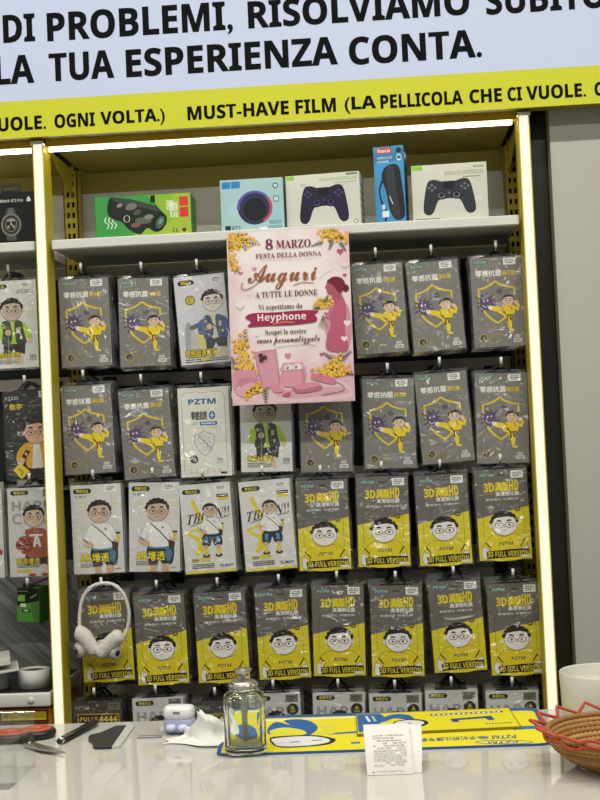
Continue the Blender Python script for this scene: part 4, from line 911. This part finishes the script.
# ------------------------------------------------------------------ headphones on the first hook of the fourth row
def headphones():
    Y = 0.018; mm = (Y - CAM.y) / FPX
    base = at(103, 657, Y); t = thing('headphones', 'white fluffy headphones with glittery band hanging before the leftmost fourth-row package', 'headphones', base, (0, 0, 0))
    def W(px, py, dy=0.0): 
        v = at(px, py, Y) - base; return (v.x, dy, v.z)
    fluff = mat('dcd8cc', 0.9, noise=0.08, nscale=120, bump=0.9, bscale=260); band = mat('d8d6cc', 0.4, noise=0.05, nscale=60)
    arc = smooth([(80.5, 634), (79.5, 618), (82, 600), (90, 588), (101, 583.5), (114, 585), (124, 595), (129, 612), (127.5, 628), (122.5, 640)], 5, False)
    MB().tube([W(x, y) for x, y in arc], 0.0034, band, 10).build('headband', t)
    rng = random.Random(2); gl = mat('ffffff', 0.15); g = MB()
    for k in range(110):
        i = int(rng.random() ** 0.8 * len(arc) * 0.62); p = Vector(W(*arc[i])); d = Vector((rng.gauss(0, 1), -abs(rng.gauss(0, 1)), rng.gauss(0, 1))).normalized(); c = p + d * 0.0034; s = rng.uniform(0.001, 0.0019)
        g.add([c + Vector(q) * s for q in ((1, 0, 0), (-1, 0, 0), (0, 1, 0), (0, -1, 0), (0, 0, 1), (0, 0, -1))], [(0, 2, 4), (2, 1, 4), (1, 3, 4), (3, 0, 4), (2, 0, 5), (1, 2, 5), (3, 1, 5), (0, 3, 5)], gl)
    g.build('glitter_beads', t, kind='stuff')
    for k, pts in enumerate(([(76.5, 632), (83, 634), (91, 644), (97, 654)], [(122.5, 633), (114, 640), (106, 648), (99, 656)])):
        P0 = [Vector(W(x, y, -0.008)) for x, y in smooth(pts, 5, False)]; n = len(P0)
        rad = [0.0115 + 0.0035 * math.sin(math.pi * (0.25 + 0.75 * i / (n - 1))) - 0.0055 * max(0, (abs(i / (n - 1) - 0.5) - 0.38) / 0.12) for i in range(n)]
        ec = MB().tube(P0, 0.014, fluff, 22, rad=rad); ec.v = [tuple(c_ + rng.uniform(-0.0006, 0.0006) for c_ in v_) for v_ in ec.v]; ec.build('ear_cushion', t)
        cx, cy = ((84, 648), (112, 650))[k]
        c = Vector(W(cx, cy, 0.001)); e = MB(); ax = Vector((-0.75 if k == 0 else 0.75, -0.6, -0.3)).normalized(); u = ax.cross(Vector((0, 0, 1))).normalized(); w = ax.cross(u)
        def ring(r, d): return [c + ax * d + u * (r * math.cos(a_)) + w * (r * 1.15 * math.sin(a_)) for a_ in [2 * math.pi * q / 18 for q in range(18)]]
        rs = [ring(0.012, 0), ring(0.014, 0.006), ring(0.0135, 0.012), ring(0.010, 0.016), ring(0.0035, 0.017)]
        for i in range(4): e.add(rs[i] + rs[i + 1], [(q, (q + 1) % 18, 18 + (q + 1) % 18, 18 + q) for q in range(18)], mat('d4d2c8', 0.5, bump=0.5, bscale=300), True)
        h = e.build('ear_housing', t)
        MB().add(ring(0.0052, 0.0172), [tuple(range(18))], BLACKP).build('speaker_grille', h)
headphones()

# ------------------------------------------------------------------ left rack, lower part
def left_low():
    zsh = at(25, 692.5, 0.0).z
    t = thing('shelf_board', 'low white shelf board with black mat in the left rack', 'shelf', (-0.46, 0.14, zsh - 0.026))
    MB().cbox(-0.444, 0.444, -0.15, 0.09, 0, 0.026, SHW, 0.003, 2).build('board', t); MB().box(-0.44, 0.44, -0.142, 0.086, 0.026, 0.0275, BLACKP).build('black_mat', t)
    kx = at(31, 697, -0.01).x + 0.46
    MB().lathe([(0.0001, 0), (0.006, 0.0), (0.006, 0.004), (0.004, 0.006), (0.0001, 0.0062)], SHW, 14).build('knob', t)
    kn = t.children[-1]; kn.rotation_euler = (math.pi / 2, 0, 0); kn.location = (kx, -0.149, 0.013)
    zt = zsh + 0.002
    # white rolls
    for px, lb in ((34.5, 'short white roll beside the lit post on the black mat'), (-6, 'short white roll under the white paper pad')):
        p = at(px, 688, 0.05); r = 0.0305; h = 0.034
        th = thing('tape_roll', lb, 'roll', (p.x, 0.05, zt), group='white rolls on the low shelf')
        MB().lathe([(r * 0.72, 0), (r, 0), (r, h), (r * 0.72, h), (r * 0.72, 0)], mat('d0d0ca', 0.5), 32).build('outer_ring', th); MB().lathe([(0.0001, 0.001), (r * 0.7, 0.001), (r * 0.7, h - 0.003), (0.0001, h - 0.003)], mat('23231f', 0.5), 28).build('core', th)
    # paper pads lying over the left roll
    p = at(8, 672, 0.04)
    for k, (dz, w, lb) in enumerate(((0.0, 0.10, 'large white paper pad lying on the left roll'), (0.0035, 0.07, 'smaller white pad lying on the larger pad'))):
        th = thing('paper_pad', lb, 'paper pad', (p.x - 0.028, 0.03, zt + 0.0355 + k * 0.0145), (0, math.radians(-5), math.radians(18)))
        MB().cbox(-w / 2, w / 2, -0.05, 0.05, 0, 0.004 + k * 0.008, mat('d8d7cf', 0.6), 0.0006).build('sheets', th); MB().box(-w / 2 + 0.003, w / 2 - 0.003, -0.047, 0.047, 0.0041 + k * 0.008, 0.0045 + k * 0.008, mat('c9c7bd', 0.6)).build('cover', th)
    # orange drawer organiser under the shelf
    x0, x1 = at(-60, 715, 0).x, at(52.5, 715, 0.0).x; ztop = zsh - 0.03; OR = mat('a8631c', 0.4, noise=0.05, nscale=20); zb = ztop - 0.12
    th = thing('drawer_box', 'orange drawer box with yellow labels under the low shelf', 'drawer box', ((x0 + x1) / 2, 0.0, zb)); W = x1 - x0; H = ztop - zb
    b = MB()
    for a_ in ((-W / 2, W / 2, 0, 0.2, H - 0.004, H), (-W / 2, W / 2, 0, 0.2, 0, 0.004), (-W / 2, -W / 2 + 0.008, 0, 0.2, 0.004, H - 0.004), (W / 2 - 0.008, W / 2, 0, 0.2, 0.004, H - 0.004), (-0.004, 0.004, 0, 0.2, 0.004, H - 0.004), (-W / 2, W / 2, 0.0, 0.2, H / 2 - 0.003, H / 2 + 0.003)): b.box(*a_, OR)
    b.box(-W / 2, W / 2, 0.198, 0.2, 0, H, OR).build('frame', th)
    for xa in (-W / 2 + 0.009, 0.005):
        for za in (0.005, H / 2 + 0.004):
            d = MB().box(xa, xa + W / 2 - 0.014, 0.006, 0.19, za, za + H / 2 - 0.009, mat('5a3a1c', 0.35)).build('drawer', th)
            lb = MB().box(xa + 0.004, xa + W / 2 - 0.018, 0.0045, 0.006, za + H / 2 - 0.027, za + H / 2 - 0.011, mat('d8c220', 0.4)).build('label_strip', d)
            ar = Art(lambda x, y, l, xa=xa, za=za: (xa + 0.004 + x * 0.001, 0.0045 - l, za + H / 2 - 0.011 - y * 0.001), ink); ar.stroke(ell(9, 7, 4.5, 4.5, 14), 1.3, '2a2712', True); ar.ell(9, 7, 2.4, 2.4, '4a4416', 10); lines(ar, 30, 6, 62, 1, '5c5420', 1.6)
            link('print', ar.meshes('p')['print'], lb)
    # small green carton on its own hook
    a_ = at(17, 590, 0.05); b_ = at(43, 622, 0.05); Wg = b_.x - a_.x; Hg = a_.z - b_.z + 0.004
    th = thing('hanging_box', 'small green and black box on a hook left of the lit post', 'box', ((a_.x + b_.x) / 2, 0.07, b_.z), (0, math.radians(2), math.radians(-14)))
    MB().cbox(-Wg / 2, Wg / 2, -0.02, 0.02, 0, Hg, mat('3d6b2a', 0.4), 0.001).build('carton', th)
    ar = Art(lambda x, y, l: ((x / 100 - 0.5) * Wg, -0.02 - l, Hg * (1 - y / 100)), ink); ar.rect(1, 1, 99, 99, '4f8a34'); ar.poly([(1, 1), (99, 1), (99, 38), (55, 44), (1, 52)], '161a15'); ar.rect(4, 22, 36, 40, '6dae3e'); ar.poly([(60, 45), (99, 40), (99, 99), (75, 99)], '3f7029'); ar.rrect(22, 62, 60, 71, 3, '1f2a1a'); ar.ell(40, 66, 12, 2.4, 'b9c4b0', 12); ar.stroke([(60, 30), (90, 18)], 3, '9aa396'); ar.rect(16, 46, 40, 56, 'cfe0c4'); lines_pc(ar, 6, 10, 50, '8a9482')
    link('front_print', ar.meshes('g')['print'], th); MB().box(-0.012, 0.012, -0.0195, -0.018, Hg, Hg + 0.008, BLACKP).build('hang_tab', th)
    hook((a_.x + b_.x) / 2 + 0.003, 0.028, b_.z + Hg + 0.004, 'chrome peg hook holding the small green box')
left_low()
# ------------------------------------------------------------------ counter
YB = (atz(60, 724).y + atz(565, 708).y) / 2
COUNTER = mat('c6c3b8', 0.03, spec=0.6)
def counter():
    t = thing('counter', 'glossy white shop counter along the bottom of the picture', 'counter', (0.5, YB - 0.3, 0))
    MB().cbox(-1.5, 1.5, -0.3, 0.3, ZC - 0.03, ZC, COUNTER, 0.002).build('top', t)
    for x in range(4): MB().cbox(-1.48 + x * 0.742, -1.48 + x * 0.742 + 0.737, -0.27, 0.27, 0.08, ZC - 0.0305, mat('bdbbb2', 0.25), 0.002).build('panel', t)
    MB().box(-1.46, 1.46, -0.24, 0.24, 0, 0.08, BLACKP).build('plinth', t)
counter()

def flat_poly(mb, pxs, z0, z1, mt): 
    return mb.prism([tuple(atz(x, y, z0)[:2]) for x, y in pxs], z0, z1, mt)

# ---- work mat and leaflet
def world_art(z):
    def place(x, y, l):
        v = atz(x, y, z); return (v.x, v.y, z + l)
    a = Art(place, ink); a.STEP = 0.0001
    return a
def rounded(quad, r=0.12):
    out = []; n = len(quad)
    for i in range(n):
        p, a, b = Vector(quad[i]), Vector(quad[i - 1]), Vector(quad[(i + 1) % n]); s = p + (a - p) * min(r, 0.5); e = p + (b - p) * min(r, 0.5)
        for k in range(5):
            t = k / 4; out.append(tuple((s * (1 - t) ** 2 + p * (2 * t * (1 - t)) + e * t * t)[:2]))
    return out
BLUE, YEL = '2c5f9e', 'e3d524'
def work_mat():
    z = ZC + 0.003
    t = thing('work_mat', 'yellow work mat with blue border lying across the counter', 'mat', (0, 0, 0))
    q = [(216, 757), (554, 745.5), (537, 709.5), (229, 719)]
    wq = [tuple(atz(x, y, ZC)[:2]) for x, y in q]; MB().prism(rounded(wq, 0.06), ZC, z, mat('24528c', 0.6)).build('base', t)
    a = world_art(z)
    a.poly(rounded([(220.5, 754), (549.5, 743), (533.5, 710.3), (231.5, 719.6)], 0.05), YEL)
    a.poly([(233, 721.2), (360, 716.6), (360, 717.6), (232.5, 722.3)], 'e6e4dc')
    a.poly(smooth([(268, 728), (276, 722), (290, 725), (284, 720.5), (300, 719.2), (312, 722), (318, 728), (312, 734), (304, 736), (300, 731), (290, 729), (276, 733), (268, 734)], 3), BLUE); a.poly(smooth([(270, 731), (284, 727.5), (302, 730), (306, 734), (290, 736), (274, 735)], 3), 'dbd63a')
    a.poly([(326, 733.5), (357, 731.2), (357, 733), (326, 735)], BLUE); a.poly(smooth([(314, 736), (326, 729), (338, 732), (326, 735)], 3), 'd2cf3a'); a.poly(smooth([(320, 727), (332, 725), (336, 727), (324, 728.6)], 3), 'cfcb58')
    a.poly(smooth([(270, 738), (284, 736), (312, 735), (330, 737.5), (336, 740), (330, 744), (318, 746), (296, 747.6), (280, 747.6), (272, 744)], 3), '1f2230'); a.poly(smooth([(272, 739), (288, 737), (310, 736.2), (327, 738.5), (329, 742), (314, 745), (294, 746.4), (278, 746), (273, 742)], 3), 'dcdad8'); a.stroke([(290, 742.5), (300, 741.5)], 0.8, '6a6a72'); a.stroke([(312, 740.5), (322, 740)], 0.8, '6a6a72')
    a.poly(smooth([(232, 738), (244, 733), (258, 737), (262, 743), (248, 747), (236, 744)], 3), '3868a8')
    a.poly([(512, 726.6), (540.5, 725.4), (541.5, 728.6), (513, 730)], '3a6aa6'); a.poly([(351, 742), (360, 741.6), (360, 743.6), (351, 744)], '4a74a6')
    a.text('PZTM', 492, 735.2, 516, 738.6, '3c5f7c', 'bold', 0.02, rot=-2, flip=True); a.text('手机钢化膜专家', 420, 737.2, 476, 740.8, '3c5f7c', 'plain', 0.03, rot=-2.5, flip=True); a.ell(483, 737.6, 6, 1.5, '5a7a8c', 16)
    a.stroke(ell(504, 742.2, 29, 1.8, 22), 0.6, '4a6f8a', True); a.text('PZTM', 488, 741.2, 518, 743.4, '3c5f7c', 'bold', rot=-2, flip=True)
    ms = a.meshes('m'); pr = link('print', ms['print'], t); link('lettering', ms['lettering'], pr, kind='stuff')
    z0, z1 = z + 0.0006, z + 0.0034
    t = thing('leaflet_pack', 'flat yellow printed pack with blue motif lying on the work mat', 'leaflet', (0, 0, 0))
    q = [(357, 734.5), (521.5, 726.5), (509, 707.6), (356, 713.8)]
    qb = [atz(x, y, z1) for x, y in q]; MB().prism([(v.x, v.y) for v in qb], z0, z1, mat('7a7020', 0.5)).build('body', t)
    a = world_art(z1); a.poly([(358, 733.8), (520, 726.2), (508.4, 708.2), (357, 714.3)], 'ddd01f')
    a.poly([(357.2, 714.6), (380, 713.6), (388, 719), (379, 724), (360, 733), (358.4, 731)], BLUE); a.poly([(365, 716.4), (367.5, 716.3), (371, 721.6), (368, 721.8)], 'd8e4e8'); a.poly([(371, 716.2), (373, 716.1), (377, 721.2), (374, 721.4)], '9fc4a0')
    a.poly(smooth([(380, 720), (392, 714.5), (408, 714.8), (414, 719), (405, 719.5), (394, 718.5), (384, 722)], 3), BLUE); a.poly(smooth([(393, 722.5), (408, 719.2), (424, 720), (428.5, 723.5), (420, 726.8), (404, 727.6)], 3), '22242c'); a.poly(smooth([(395, 722.6), (408, 720.2), (421, 721), (424, 723.6), (415, 726), (403, 726.5)], 3), 'd9d8d2'); a.stroke([(404, 723.5), (412, 723)], 0.7, '6a6a70')
    a.poly([(430, 714.2), (502, 710.6), (503, 712.2), (431, 716)], '2c3550'); lines_p = 432
    for k in range(14): a.rect(432 + k * 5, 714.4 - k * 0.25, 435.4 + k * 5, 715.4 - k * 0.25, 'e6e4dc')
    a.poly([(450, 719), (491, 715.8), (495, 719.6), (489, 720.4), (485, 718.2), (458, 720.2), (460, 722), (453, 722.2)], '27427e'); lines_px = [a.rect(486 + k * 3, 723.4 - k * 0.14, 488 + k * 3, 724.2 - k * 0.14, '3a4a3a') for k in range(9)]
    link('print', a.meshes('l')['print'], t)
work_mat()

# ---- pump bottle
def bottle():
    zm = ZC + 0.0034; p = atz(246, 750.5, zm); mm = (p - CAM).length / FPX
    t = thing('pump_bottle', 'square clear glass pump bottle with silver lid on the work mat', 'bottle', p, (0, 0, 0.12))
    g = glass_mat('clear_glass', (0.93, 0.97, 0.95, 1)); s = mm
    R = 20.0 * s; Hh = 55 * s
    outer = [(0.0001, 0), (R * 0.9, 0), (R * 0.98, 2 * s), (R, 5 * s), (R, Hh - 7 * s), (R * 0.96, Hh - 3 * s), (R * 0.8, Hh), (R * 0.6, Hh + 1.5 * s), (R * 0.56, Hh + 4 * s)]
    inner = [(R * 0.5, Hh + 4 * s), (R * 0.54, Hh + 1 * s), (R * 0.74, Hh - 2 * s), (R * 0.86, Hh - 5 * s), (R * 0.88, Hh - 9 * s), (R * 0.88, 9 * s), (R * 0.8, 6 * s), (0.0001, 6 * s)]
    MB().lathe(outer + inner, g, 48, sq=4).build('glass_body', t)
    sil = mat('c4c2b8', 0.28, metal=1.0, bump=0.6, bscale=500)
    lid = MB().lathe([(R * 0.57, Hh + 1.8 * s), (12.6 * s, Hh + 1.8 * s), (13.2 * s, Hh + 4 * s), (12.4 * s, Hh + 5.5 * s), (13.2 * s, Hh + 7.5 * s), (13 * s, Hh + 10 * s), (11.5 * s, Hh + 12 * s), (0.0001, Hh + 12.4 * s)], sil, 36).build('lid', t)
    for zz, rr in ((4, 13.2), (8.6, 13.3)):
        MB().tube([(rr * s * math.cos(math.pi * i / 36), rr * s * math.sin(math.pi * i / 36), Hh + zz * s) for i in range(72)], 1, mat('d2d0c4', 0.2, metal=1.0), 8, True, [s * (1.5 if (i // 2) % 2 else 0.7) for i in range(72)]).build('beaded_ring', lid)
    MB().lathe([(2.3 * s, Hh + 12 * s), (2.3 * s, Hh + 16 * s), (3.2 * s, Hh + 17.5 * s), (7 * s, Hh + 19.5 * s), (8.8 * s, Hh + 23 * s), (8.2 * s, Hh + 23.4 * s), (6 * s, Hh + 21.4 * s), (0.0001, Hh + 21 * s)], sil, 28).build('pump_dish', lid)
    MB().lathe([(0.0001, 8 * s), (2.6 * s, 8 * s), (2.8 * s, Hh - 20 * s), (3.4 * s, Hh - 19 * s), (3.4 * s, Hh), (4.2 * s, Hh + 1.5 * s), (0.0001, Hh + 1.6 * s)], mat('a9a9a0', 0.35, metal=0.5), 16).build('dip_tube', t)
bottle()

# ---- tissue, case, strip, squeegee, marker, scissors
def tissue():
    c = atz(196, 741); N, K = 60, 48
    G = ((0.60, 0.55, 0.17, 0.24, 0.036), (0.74, 0.66, 0.12, 0.2, 0.034), (0.90, 0.55, 0.10, 0.22, 0.020), (0.45, 0.72, 0.12, 0.14, 0.016))
    def h(u, v):
        e = min(u, 1 - u, v, 1 - v); z = 0
        for gu, gv, su, sv, a in G:
            d = math.hypot((u - gu) / su, (v - gv) / sv); z = max(z, a * (1 / (1 + d ** 4)))
        f = 0.5 + 0.5 * math.sin(u * 17 + 3 * math.sin(v * 6)); f2 = 0.5 + 0.5 * math.sin((u + v) * 15 + 2 * math.sin(u * 9 + 1))
        return 0.0012 + z * (0.86 + 0.18 * f) + (0.002 + 0.12 * z) * f * f2 * min(1, e * 10)
    t = thing('tissue', 'crumpled white tissue beside the glass bottle', 'tissue', (c.x, c.y, ZC)); W, D = 0.098, 0.095; v = []; f = []
    for j in range(K + 1):
        for i in range(N + 1):
            u, w = i / N, j / K; z = h(u, w)
            xx = (u - 0.45) * W * (1.05 - 0.25 * w) + 0.006 * math.sin(w * 6) + 0.004 * math.sin(z * 160 + u * 6); yy = (w - 0.5) * D * (0.35 + 0.65 * u) + 0.005 * math.sin(u * 8) + 0.005 * math.sin(z * 130)
            v.append((xx, yy, z))
    for j in range(K):
        for i in range(N): f.append((j * (N + 1) + i, j * (N + 1) + i + 1, (j + 1) * (N + 1) + i + 1, (j + 1) * (N + 1) + i))
    MB().add(v, f, mat('e4e3db', 0.85, bump=0.3, bscale=400), True).build('sheet', t)
tissue()

def small_case():
    p = atz(180, 733); mm = (p - CAM).length / FPX
    t = thing('charging_case', 'small white plastic case with lavender front on the counter', 'case', p, (0, 0, -0.15))
    b = MB().cbox(-15 * mm, 15 * mm, -0.012, 0.012, 0, 17 * mm, mat('a9aed0', 0.25), 0.008, 3).build('body', t)
    MB().cbox(-14.5 * mm, 14.5 * mm, -0.013, 0.013, 14 * mm, 27 * mm, mat('e4e4e4', 0.25), 0.007, 3).build('lid', t)
    for s in (-1, 1): MB().lathe([(0.0001, 0), (0.006, 0.001), (0.0075, 0.004), (0.006, 0.008), (0.0001, 0.009)], mat('cfd2e6', 0.2), 16).build('earbud', t).location = (s * 0.0085, -0.0135, 0.006)
    MB().cbox(-0.005, 0.005, -0.0142, -0.0125, 20 * mm, 22.5 * mm, mat('77797c', 0.3), 0.0006).build('notch', t)
    p = atz(149.5, 737.5); t = thing('metal_strip', 'thin grey strip between the squeegee and the tissue', 'strip', p)
    MB().cbox(-0.017, 0.017, -0.004, 0.004, 0, 0.0025, mat('8a8a8a', 0.35, metal=0.5), 0.0006).build('bar', t); MB().cbox(-0.0165, 0.0165, -0.0035, -0.001, 0.0025, 0.0029, mat('6d6d6e', 0.4), 0.0001).build('groove', t)
small_case()

def squeegee():
    t = thing('squeegee', 'black squeegee card with pale edge lying beside the black marker', 'squeegee', (0, 0, 0))
    o = smooth([(88.5, 741.5), (90, 737), (101, 734), (116, 727.5)], 4, False) + [(127, 727), (112, 749)] + smooth([(112, 749), (98, 749.5), (93.5, 748.5), (92.5, 744.5), (88.5, 741.5)], 4, False)[1:-1]
    flat_poly(MB(), o, ZC + 0.0002, ZC + 0.003, mat('232423', 0.45)).build('card', t)
    flat_poly(MB(), [(127, 727), (135, 727), (119.5, 749), (112, 749)], ZC + 0.0002, ZC + 0.0034, mat('bdbdb8', 0.4)).build('edge_strip', t, label='pale grey edge')
squeegee()

def marker():
    a, b = atz(59, 741.5, ZC + 0.0052), atz(96.5, 722, ZC + 0.0052); d = (b - a).normalized()
    t = thing('marker_pen', 'black marker pen with silver end lying beside the scissors', 'pen', a); o = Vector((0, 0, 0)); l = (b - a).length
    P_ = lambda k: d * (l * k)
    MB().tube([P_(0.1), P_(0.95), P_(0.985), P_(1.0)], 0.005, mat('161616', 0.35), 14, rad=[0.0051, 0.0051, 0.0042, 0.002]).build('barrel', t)
    MB().tube([P_(0.03), P_(0.1)], 0.0046, CHROME, 14).build('ring', t); MB().tube([P_(0), P_(0.03)], 0.0038, BLACKP, 12).build('tip', t); MB().tube([P_(0.55) + Vector((0, 0, 0.0052)), P_(0.95) + Vector((0, 0, 0.0052))], 0.001, BLACKP, 6).build('clip', t)
marker()

def scissors():
    pv = atz(29.5, 745, ZC + 0.004); t = thing('scissors', 'scissors with orange and black handles lying open on the counter', 'scissors', (pv.x, pv.y, ZC)); B = mat('191817', 0.4); O = mat('b8502e', 0.45, noise=0.06, nscale=80); ST = mat('b9b9b4', 0.22, metal=1.0)
    for k, (cx, cy, rx, ry) in enumerate(((11, 736.5, 0.027, 0.021), (37.5, 732.8, 0.0205, 0.02))):
        c = atz(cx, cy, ZC + 0.006) - pv; h = 0.0065 if k == 0 else 0.0062; an = 0.15 if k == 0 else -0.1
        ring = lambda s, z: [(c.x + rx * s * math.cos(a) * math.cos(an) - ry * s * math.sin(a) * math.sin(an), c.y + rx * s * math.cos(a) * math.sin(an) + ry * s * math.sin(a) * math.cos(an), z) for a in [2 * math.pi * i / 28 for i in range(28)]]
        hd = MB().tube(ring(1, h), 0.006, B, 10, True); hd.tube([Vector(ring(1, h)[20 if k else 24]), Vector((0.0, 0.006, 0.006)), Vector((0.004, -0.001, 0.0045))], 0.005, B, 8, rad=[0.0058, 0.005, 0.0035]); hd = hd.build('handle', t)
        MB().tube(ring(0.76, h + 0.0015), 0.0066, O, 10, True).build('grip', hd, label='orange inner grip')
    e1 = atz(65.5, 753.5, ZC + 0.002) - pv; 
    for k, (tip, z) in enumerate(((e1, 0.003), (e1 + Vector((-0.008, -0.006, 0)), 0.0055))):
        d = Vector((tip.x, tip.y, 0)); n = Vector((-d.y, d.x, 0)).normalized(); s = 1 if k == 0 else -1
        base = Vector((-0.003, 0.004, 0)); o = [base + n * 0.007, base - n * 0.007, d * 0.55 - n * (0.009 if k else 0.006), d, d * 0.55 + n * (0.006 if k else 0.009)]
        MB().prism([(v.x, v.y) for v in o], z - 0.001, z + 0.0012, ST).build('blade', t)
    MB().lathe([(0.0001, 0.002), (0.003, 0.002), (0.003, 0.0075), (0.002, 0.0085), (0.0001, 0.0086)], CHROME, 14).build('pivot_screw', t)
scissors()

# ---- folded white packet with printed text
def packet():
    p = atz(394, 775); mm = (p - CAM).length / FPX; t = thing('folded_packet', 'folded white paper packet with small print in front of the mat', 'packet', p, (0, 0, 0.04)); Wh = 27 * mm
    paper = mat('e2e0d8', 0.7, bump=0.25, bscale=120)
    def wedge(x0, x1, y0, z1, dep, dx, sag=0.0):
        mb = MB(); n = 10; v = []
        for i in range(n + 1):
            k = i / n; bul = 0.004 * math.sin(math.pi * k); z = z1 * k + 0.0005; y = y0 + dep * k - bul
            for x in (x0 + dx * k, x1 + dx * k): v.append((x, y, z))
        m_ = len(v)
        for i in range(n + 1):
            k = i / n; z = z1 * k * 0.98 + 0.0005; y = y0 + 0.022 + (dep + 0.0) * k * 0.75 + 0.003 * math.sin(math.pi * k)
            for x in (x0 + dx * k, x1 + dx * k): v.append((x, y, z))
        f = []
        for i in range(n):
            a = 2 * i; f += [(a, a + 1, a + 3, a + 2), (m_ + a, m_ + a + 2, m_ + a + 3, m_ + a + 1), (a, a + 2, m_ + a + 2, m_ + a), (a + 1, m_ + a + 1, m_ + a + 3, a + 3)]
        f += [(0, m_, m_ + 1, 1), (2 * n, 2 * n + 1, m_ + 2 * n + 1, m_ + 2 * n)]
        return mb.add(v, f, paper)
    h = 0.05
    wedge(-Wh + 0.004, Wh, 0.004, h * 0.93, 0.036, 0.004).build('back_fold', t)
    wedge(-Wh + 0.002, Wh - 0.010, 0.0, h, 0.034, -0.002).build('front_fold', t)
    a = Art(lambda x, y, l: (-Wh + 0.002 + x * 0.001, 0.034 * (1 - y / 60) - 0.0045 * math.sin(math.pi * (1 - y / 60)) - 0.0002 - l, h * (1 - y / 60) + 0.0008), ink)
    rng = random.Random(3); w = (2 * Wh - 0.012) * 1000
    for r in range(13):
        y = 11 + r * 3; x = w * 0.16
        while x < w * 0.86:
            l = rng.uniform(1.5, 6); 
            if rng.random() < 0.8: a.rect(x, y, min(x + l, w * 0.88), y + 1.0, 'b9b7ae')
            x += l + 0.9
    a.rect(w * 0.12, 55.5, w * 0.15, 57, '2a2a28'); a.rect(w * 0.2, 55, w * 0.8, 55.7, 'b5b3aa')
    link('print', a.meshes('p')['print'], t)
packet()

# ---- clear box at the left edge
def clear_box():
    p = atz(12, 789); t = thing('clear_box', 'clear plastic box with a paper tag at the left picture edge', 'box', (p.x - 0.06, p.y + 0.05, ZC), (0, 0, -0.05)); W, D, H = 0.06, 0.05, 0.07; w = 0.0016
    for nm, b in (('wall', (-W, W, -D, -D + w, 0, H)), ('wall', (-W, W, D - w, D, 0, H)), ('wall', (-W, -W + w, -D + w, D - w, 0, H)), ('wall', (W - w, W, -D + w, D - w, 0, H)), ('base', (-W + w, W - w, -D + w, D - w, 0, w))): MB().box(*b, ACRYLIC).build(nm, t)
    MB().cbox(-W - 0.001, W + 0.001, -D - 0.001, D + 0.001, H, H + 0.002, ACRYLIC, 0.0006).build('lid', t)
    tg = MB().box(-W + 0.01, W - 0.012, -D + 0.003, -D + 0.0036, 0.008, 0.03, mat('d9cfb0', 0.6)).build('paper_tag', t)
    a = Art(lambda x, y, l: (x * 0.001, -D + 0.003 - l, 0.03 - y * 0.001), ink); a.text('AJ', 36, 6, 46, 14, '2a2824', 'ital'); link('lettering', a.meshes('x')['lettering'], tg, kind='stuff')
clear_box()

# ---- white translucent jar and coiled basket at the right edge
def jar():
    p = atz(607, 727); mm = (p - CAM).length / FPX; R = 42 * mm; H = 53 * mm
    t = thing('candle_jar', 'milky white cylindrical jar behind the woven basket', 'jar', p)
    mt = bpy.data.materials.new('milky_plastic'); mt.use_nodes = True; q = P(mt.node_tree); q.inputs['Base Color'].default_value = lin('cfcdbf'); q.inputs['Roughness'].default_value = 0.3; q.inputs['Subsurface Weight'].default_value = 0.4; q.inputs['Subsurface Radius'].default_value = (0.02, 0.02, 0.018); q.inputs['Coat Weight'].default_value = 0.3
    MB().lathe([(0.0001, 0), (R * 0.93, 0), (R * 0.955, 0.002), (R, H - 0.001), (R * 0.985, H), (R * 0.965, H - 0.002), (R * 0.93, 0.004), (0.0001, 0.004)], mt, 48).build('cup', t)
    MB().lathe([(0.0001, 0.0045), (R * 0.925, 0.0045), (R * 0.955, H * 0.82), (0.0001, H * 0.82)], mat('dedccb', 0.5), 48).build('filling', t)
jar()
def basket():
    p = atz(626, 766); mm = (p - CAM).length / FPX; R = 71 * mm; H = 0.046
    t = thing('woven_basket', 'small coiled brown basket with red zigzag rim', 'basket', p); rng = random.Random(6)
    br = [mat(c, 0.75, noise=0.25, nscale=220, bump=0.6, bscale=300) for c in ('a5793f', 'b3884c', '966c37')]
    prof = []
    n = 9
    for k in range(n):
        u = k / (n - 1); prof.append((R * (0.52 + 0.48 * math.sin(u * 1.45) / math.sin(1.45)), 0.004 + (H - 0.008) * u ** 1.15))
    MB().lathe([(0.0001, 0.001), (R * 0.5, 0.001), (R * 0.5, 0.005), (0.0001, 0.005)], br[2], 40).build('base', t)
    for k, (r, z) in enumerate(prof):
        M = 72; pts = []; rad = []
        for i in range(M * 2):
            a = math.pi * i / M; pts.append((r * math.cos(a), r * math.sin(a), z)); rad.append(0.0036 + (0.0009 if i % 2 else -0.0007))
        MB().tube(pts, 0.0035, br[k % 3], 8, True, rad).build('coil', t)
    RED = mat('b5482e', 0.6, noise=0.08, nscale=120); pts = []; N = 16
    for i in range(N * 2):
        a = math.pi * i / N + 0.07
        if i % 2: pts.append(((R + 0.019) * math.cos(a), (R + 0.019) * math.sin(a), H + 0.0075))
        else: pts.append(((R + 0.002) * math.cos(a), (R + 0.002) * math.sin(a), H - 0.001))
    zz = []
    for i in range(len(pts)):
        A, B_ = Vector(pts[i]), Vector(pts[(i + 1) % len(pts)])
        for k in range(4): zz.append(A.lerp(B_, k / 4))
    MB().tube(zz, 0.0021, RED, 6, True).build('zigzag_trim', t, label='red zigzag trim')
    MB().tube([((R + 0.0035) * math.cos(math.pi * i / 60), (R + 0.0035) * math.sin(math.pi * i / 60), H - 0.007 + 0.003 * math.sin(i * math.pi / 60 * 11)) for i in range(120)], 0.0024, RED, 6, True).build('wavy_trim', t, label='red wavy band')
basket()
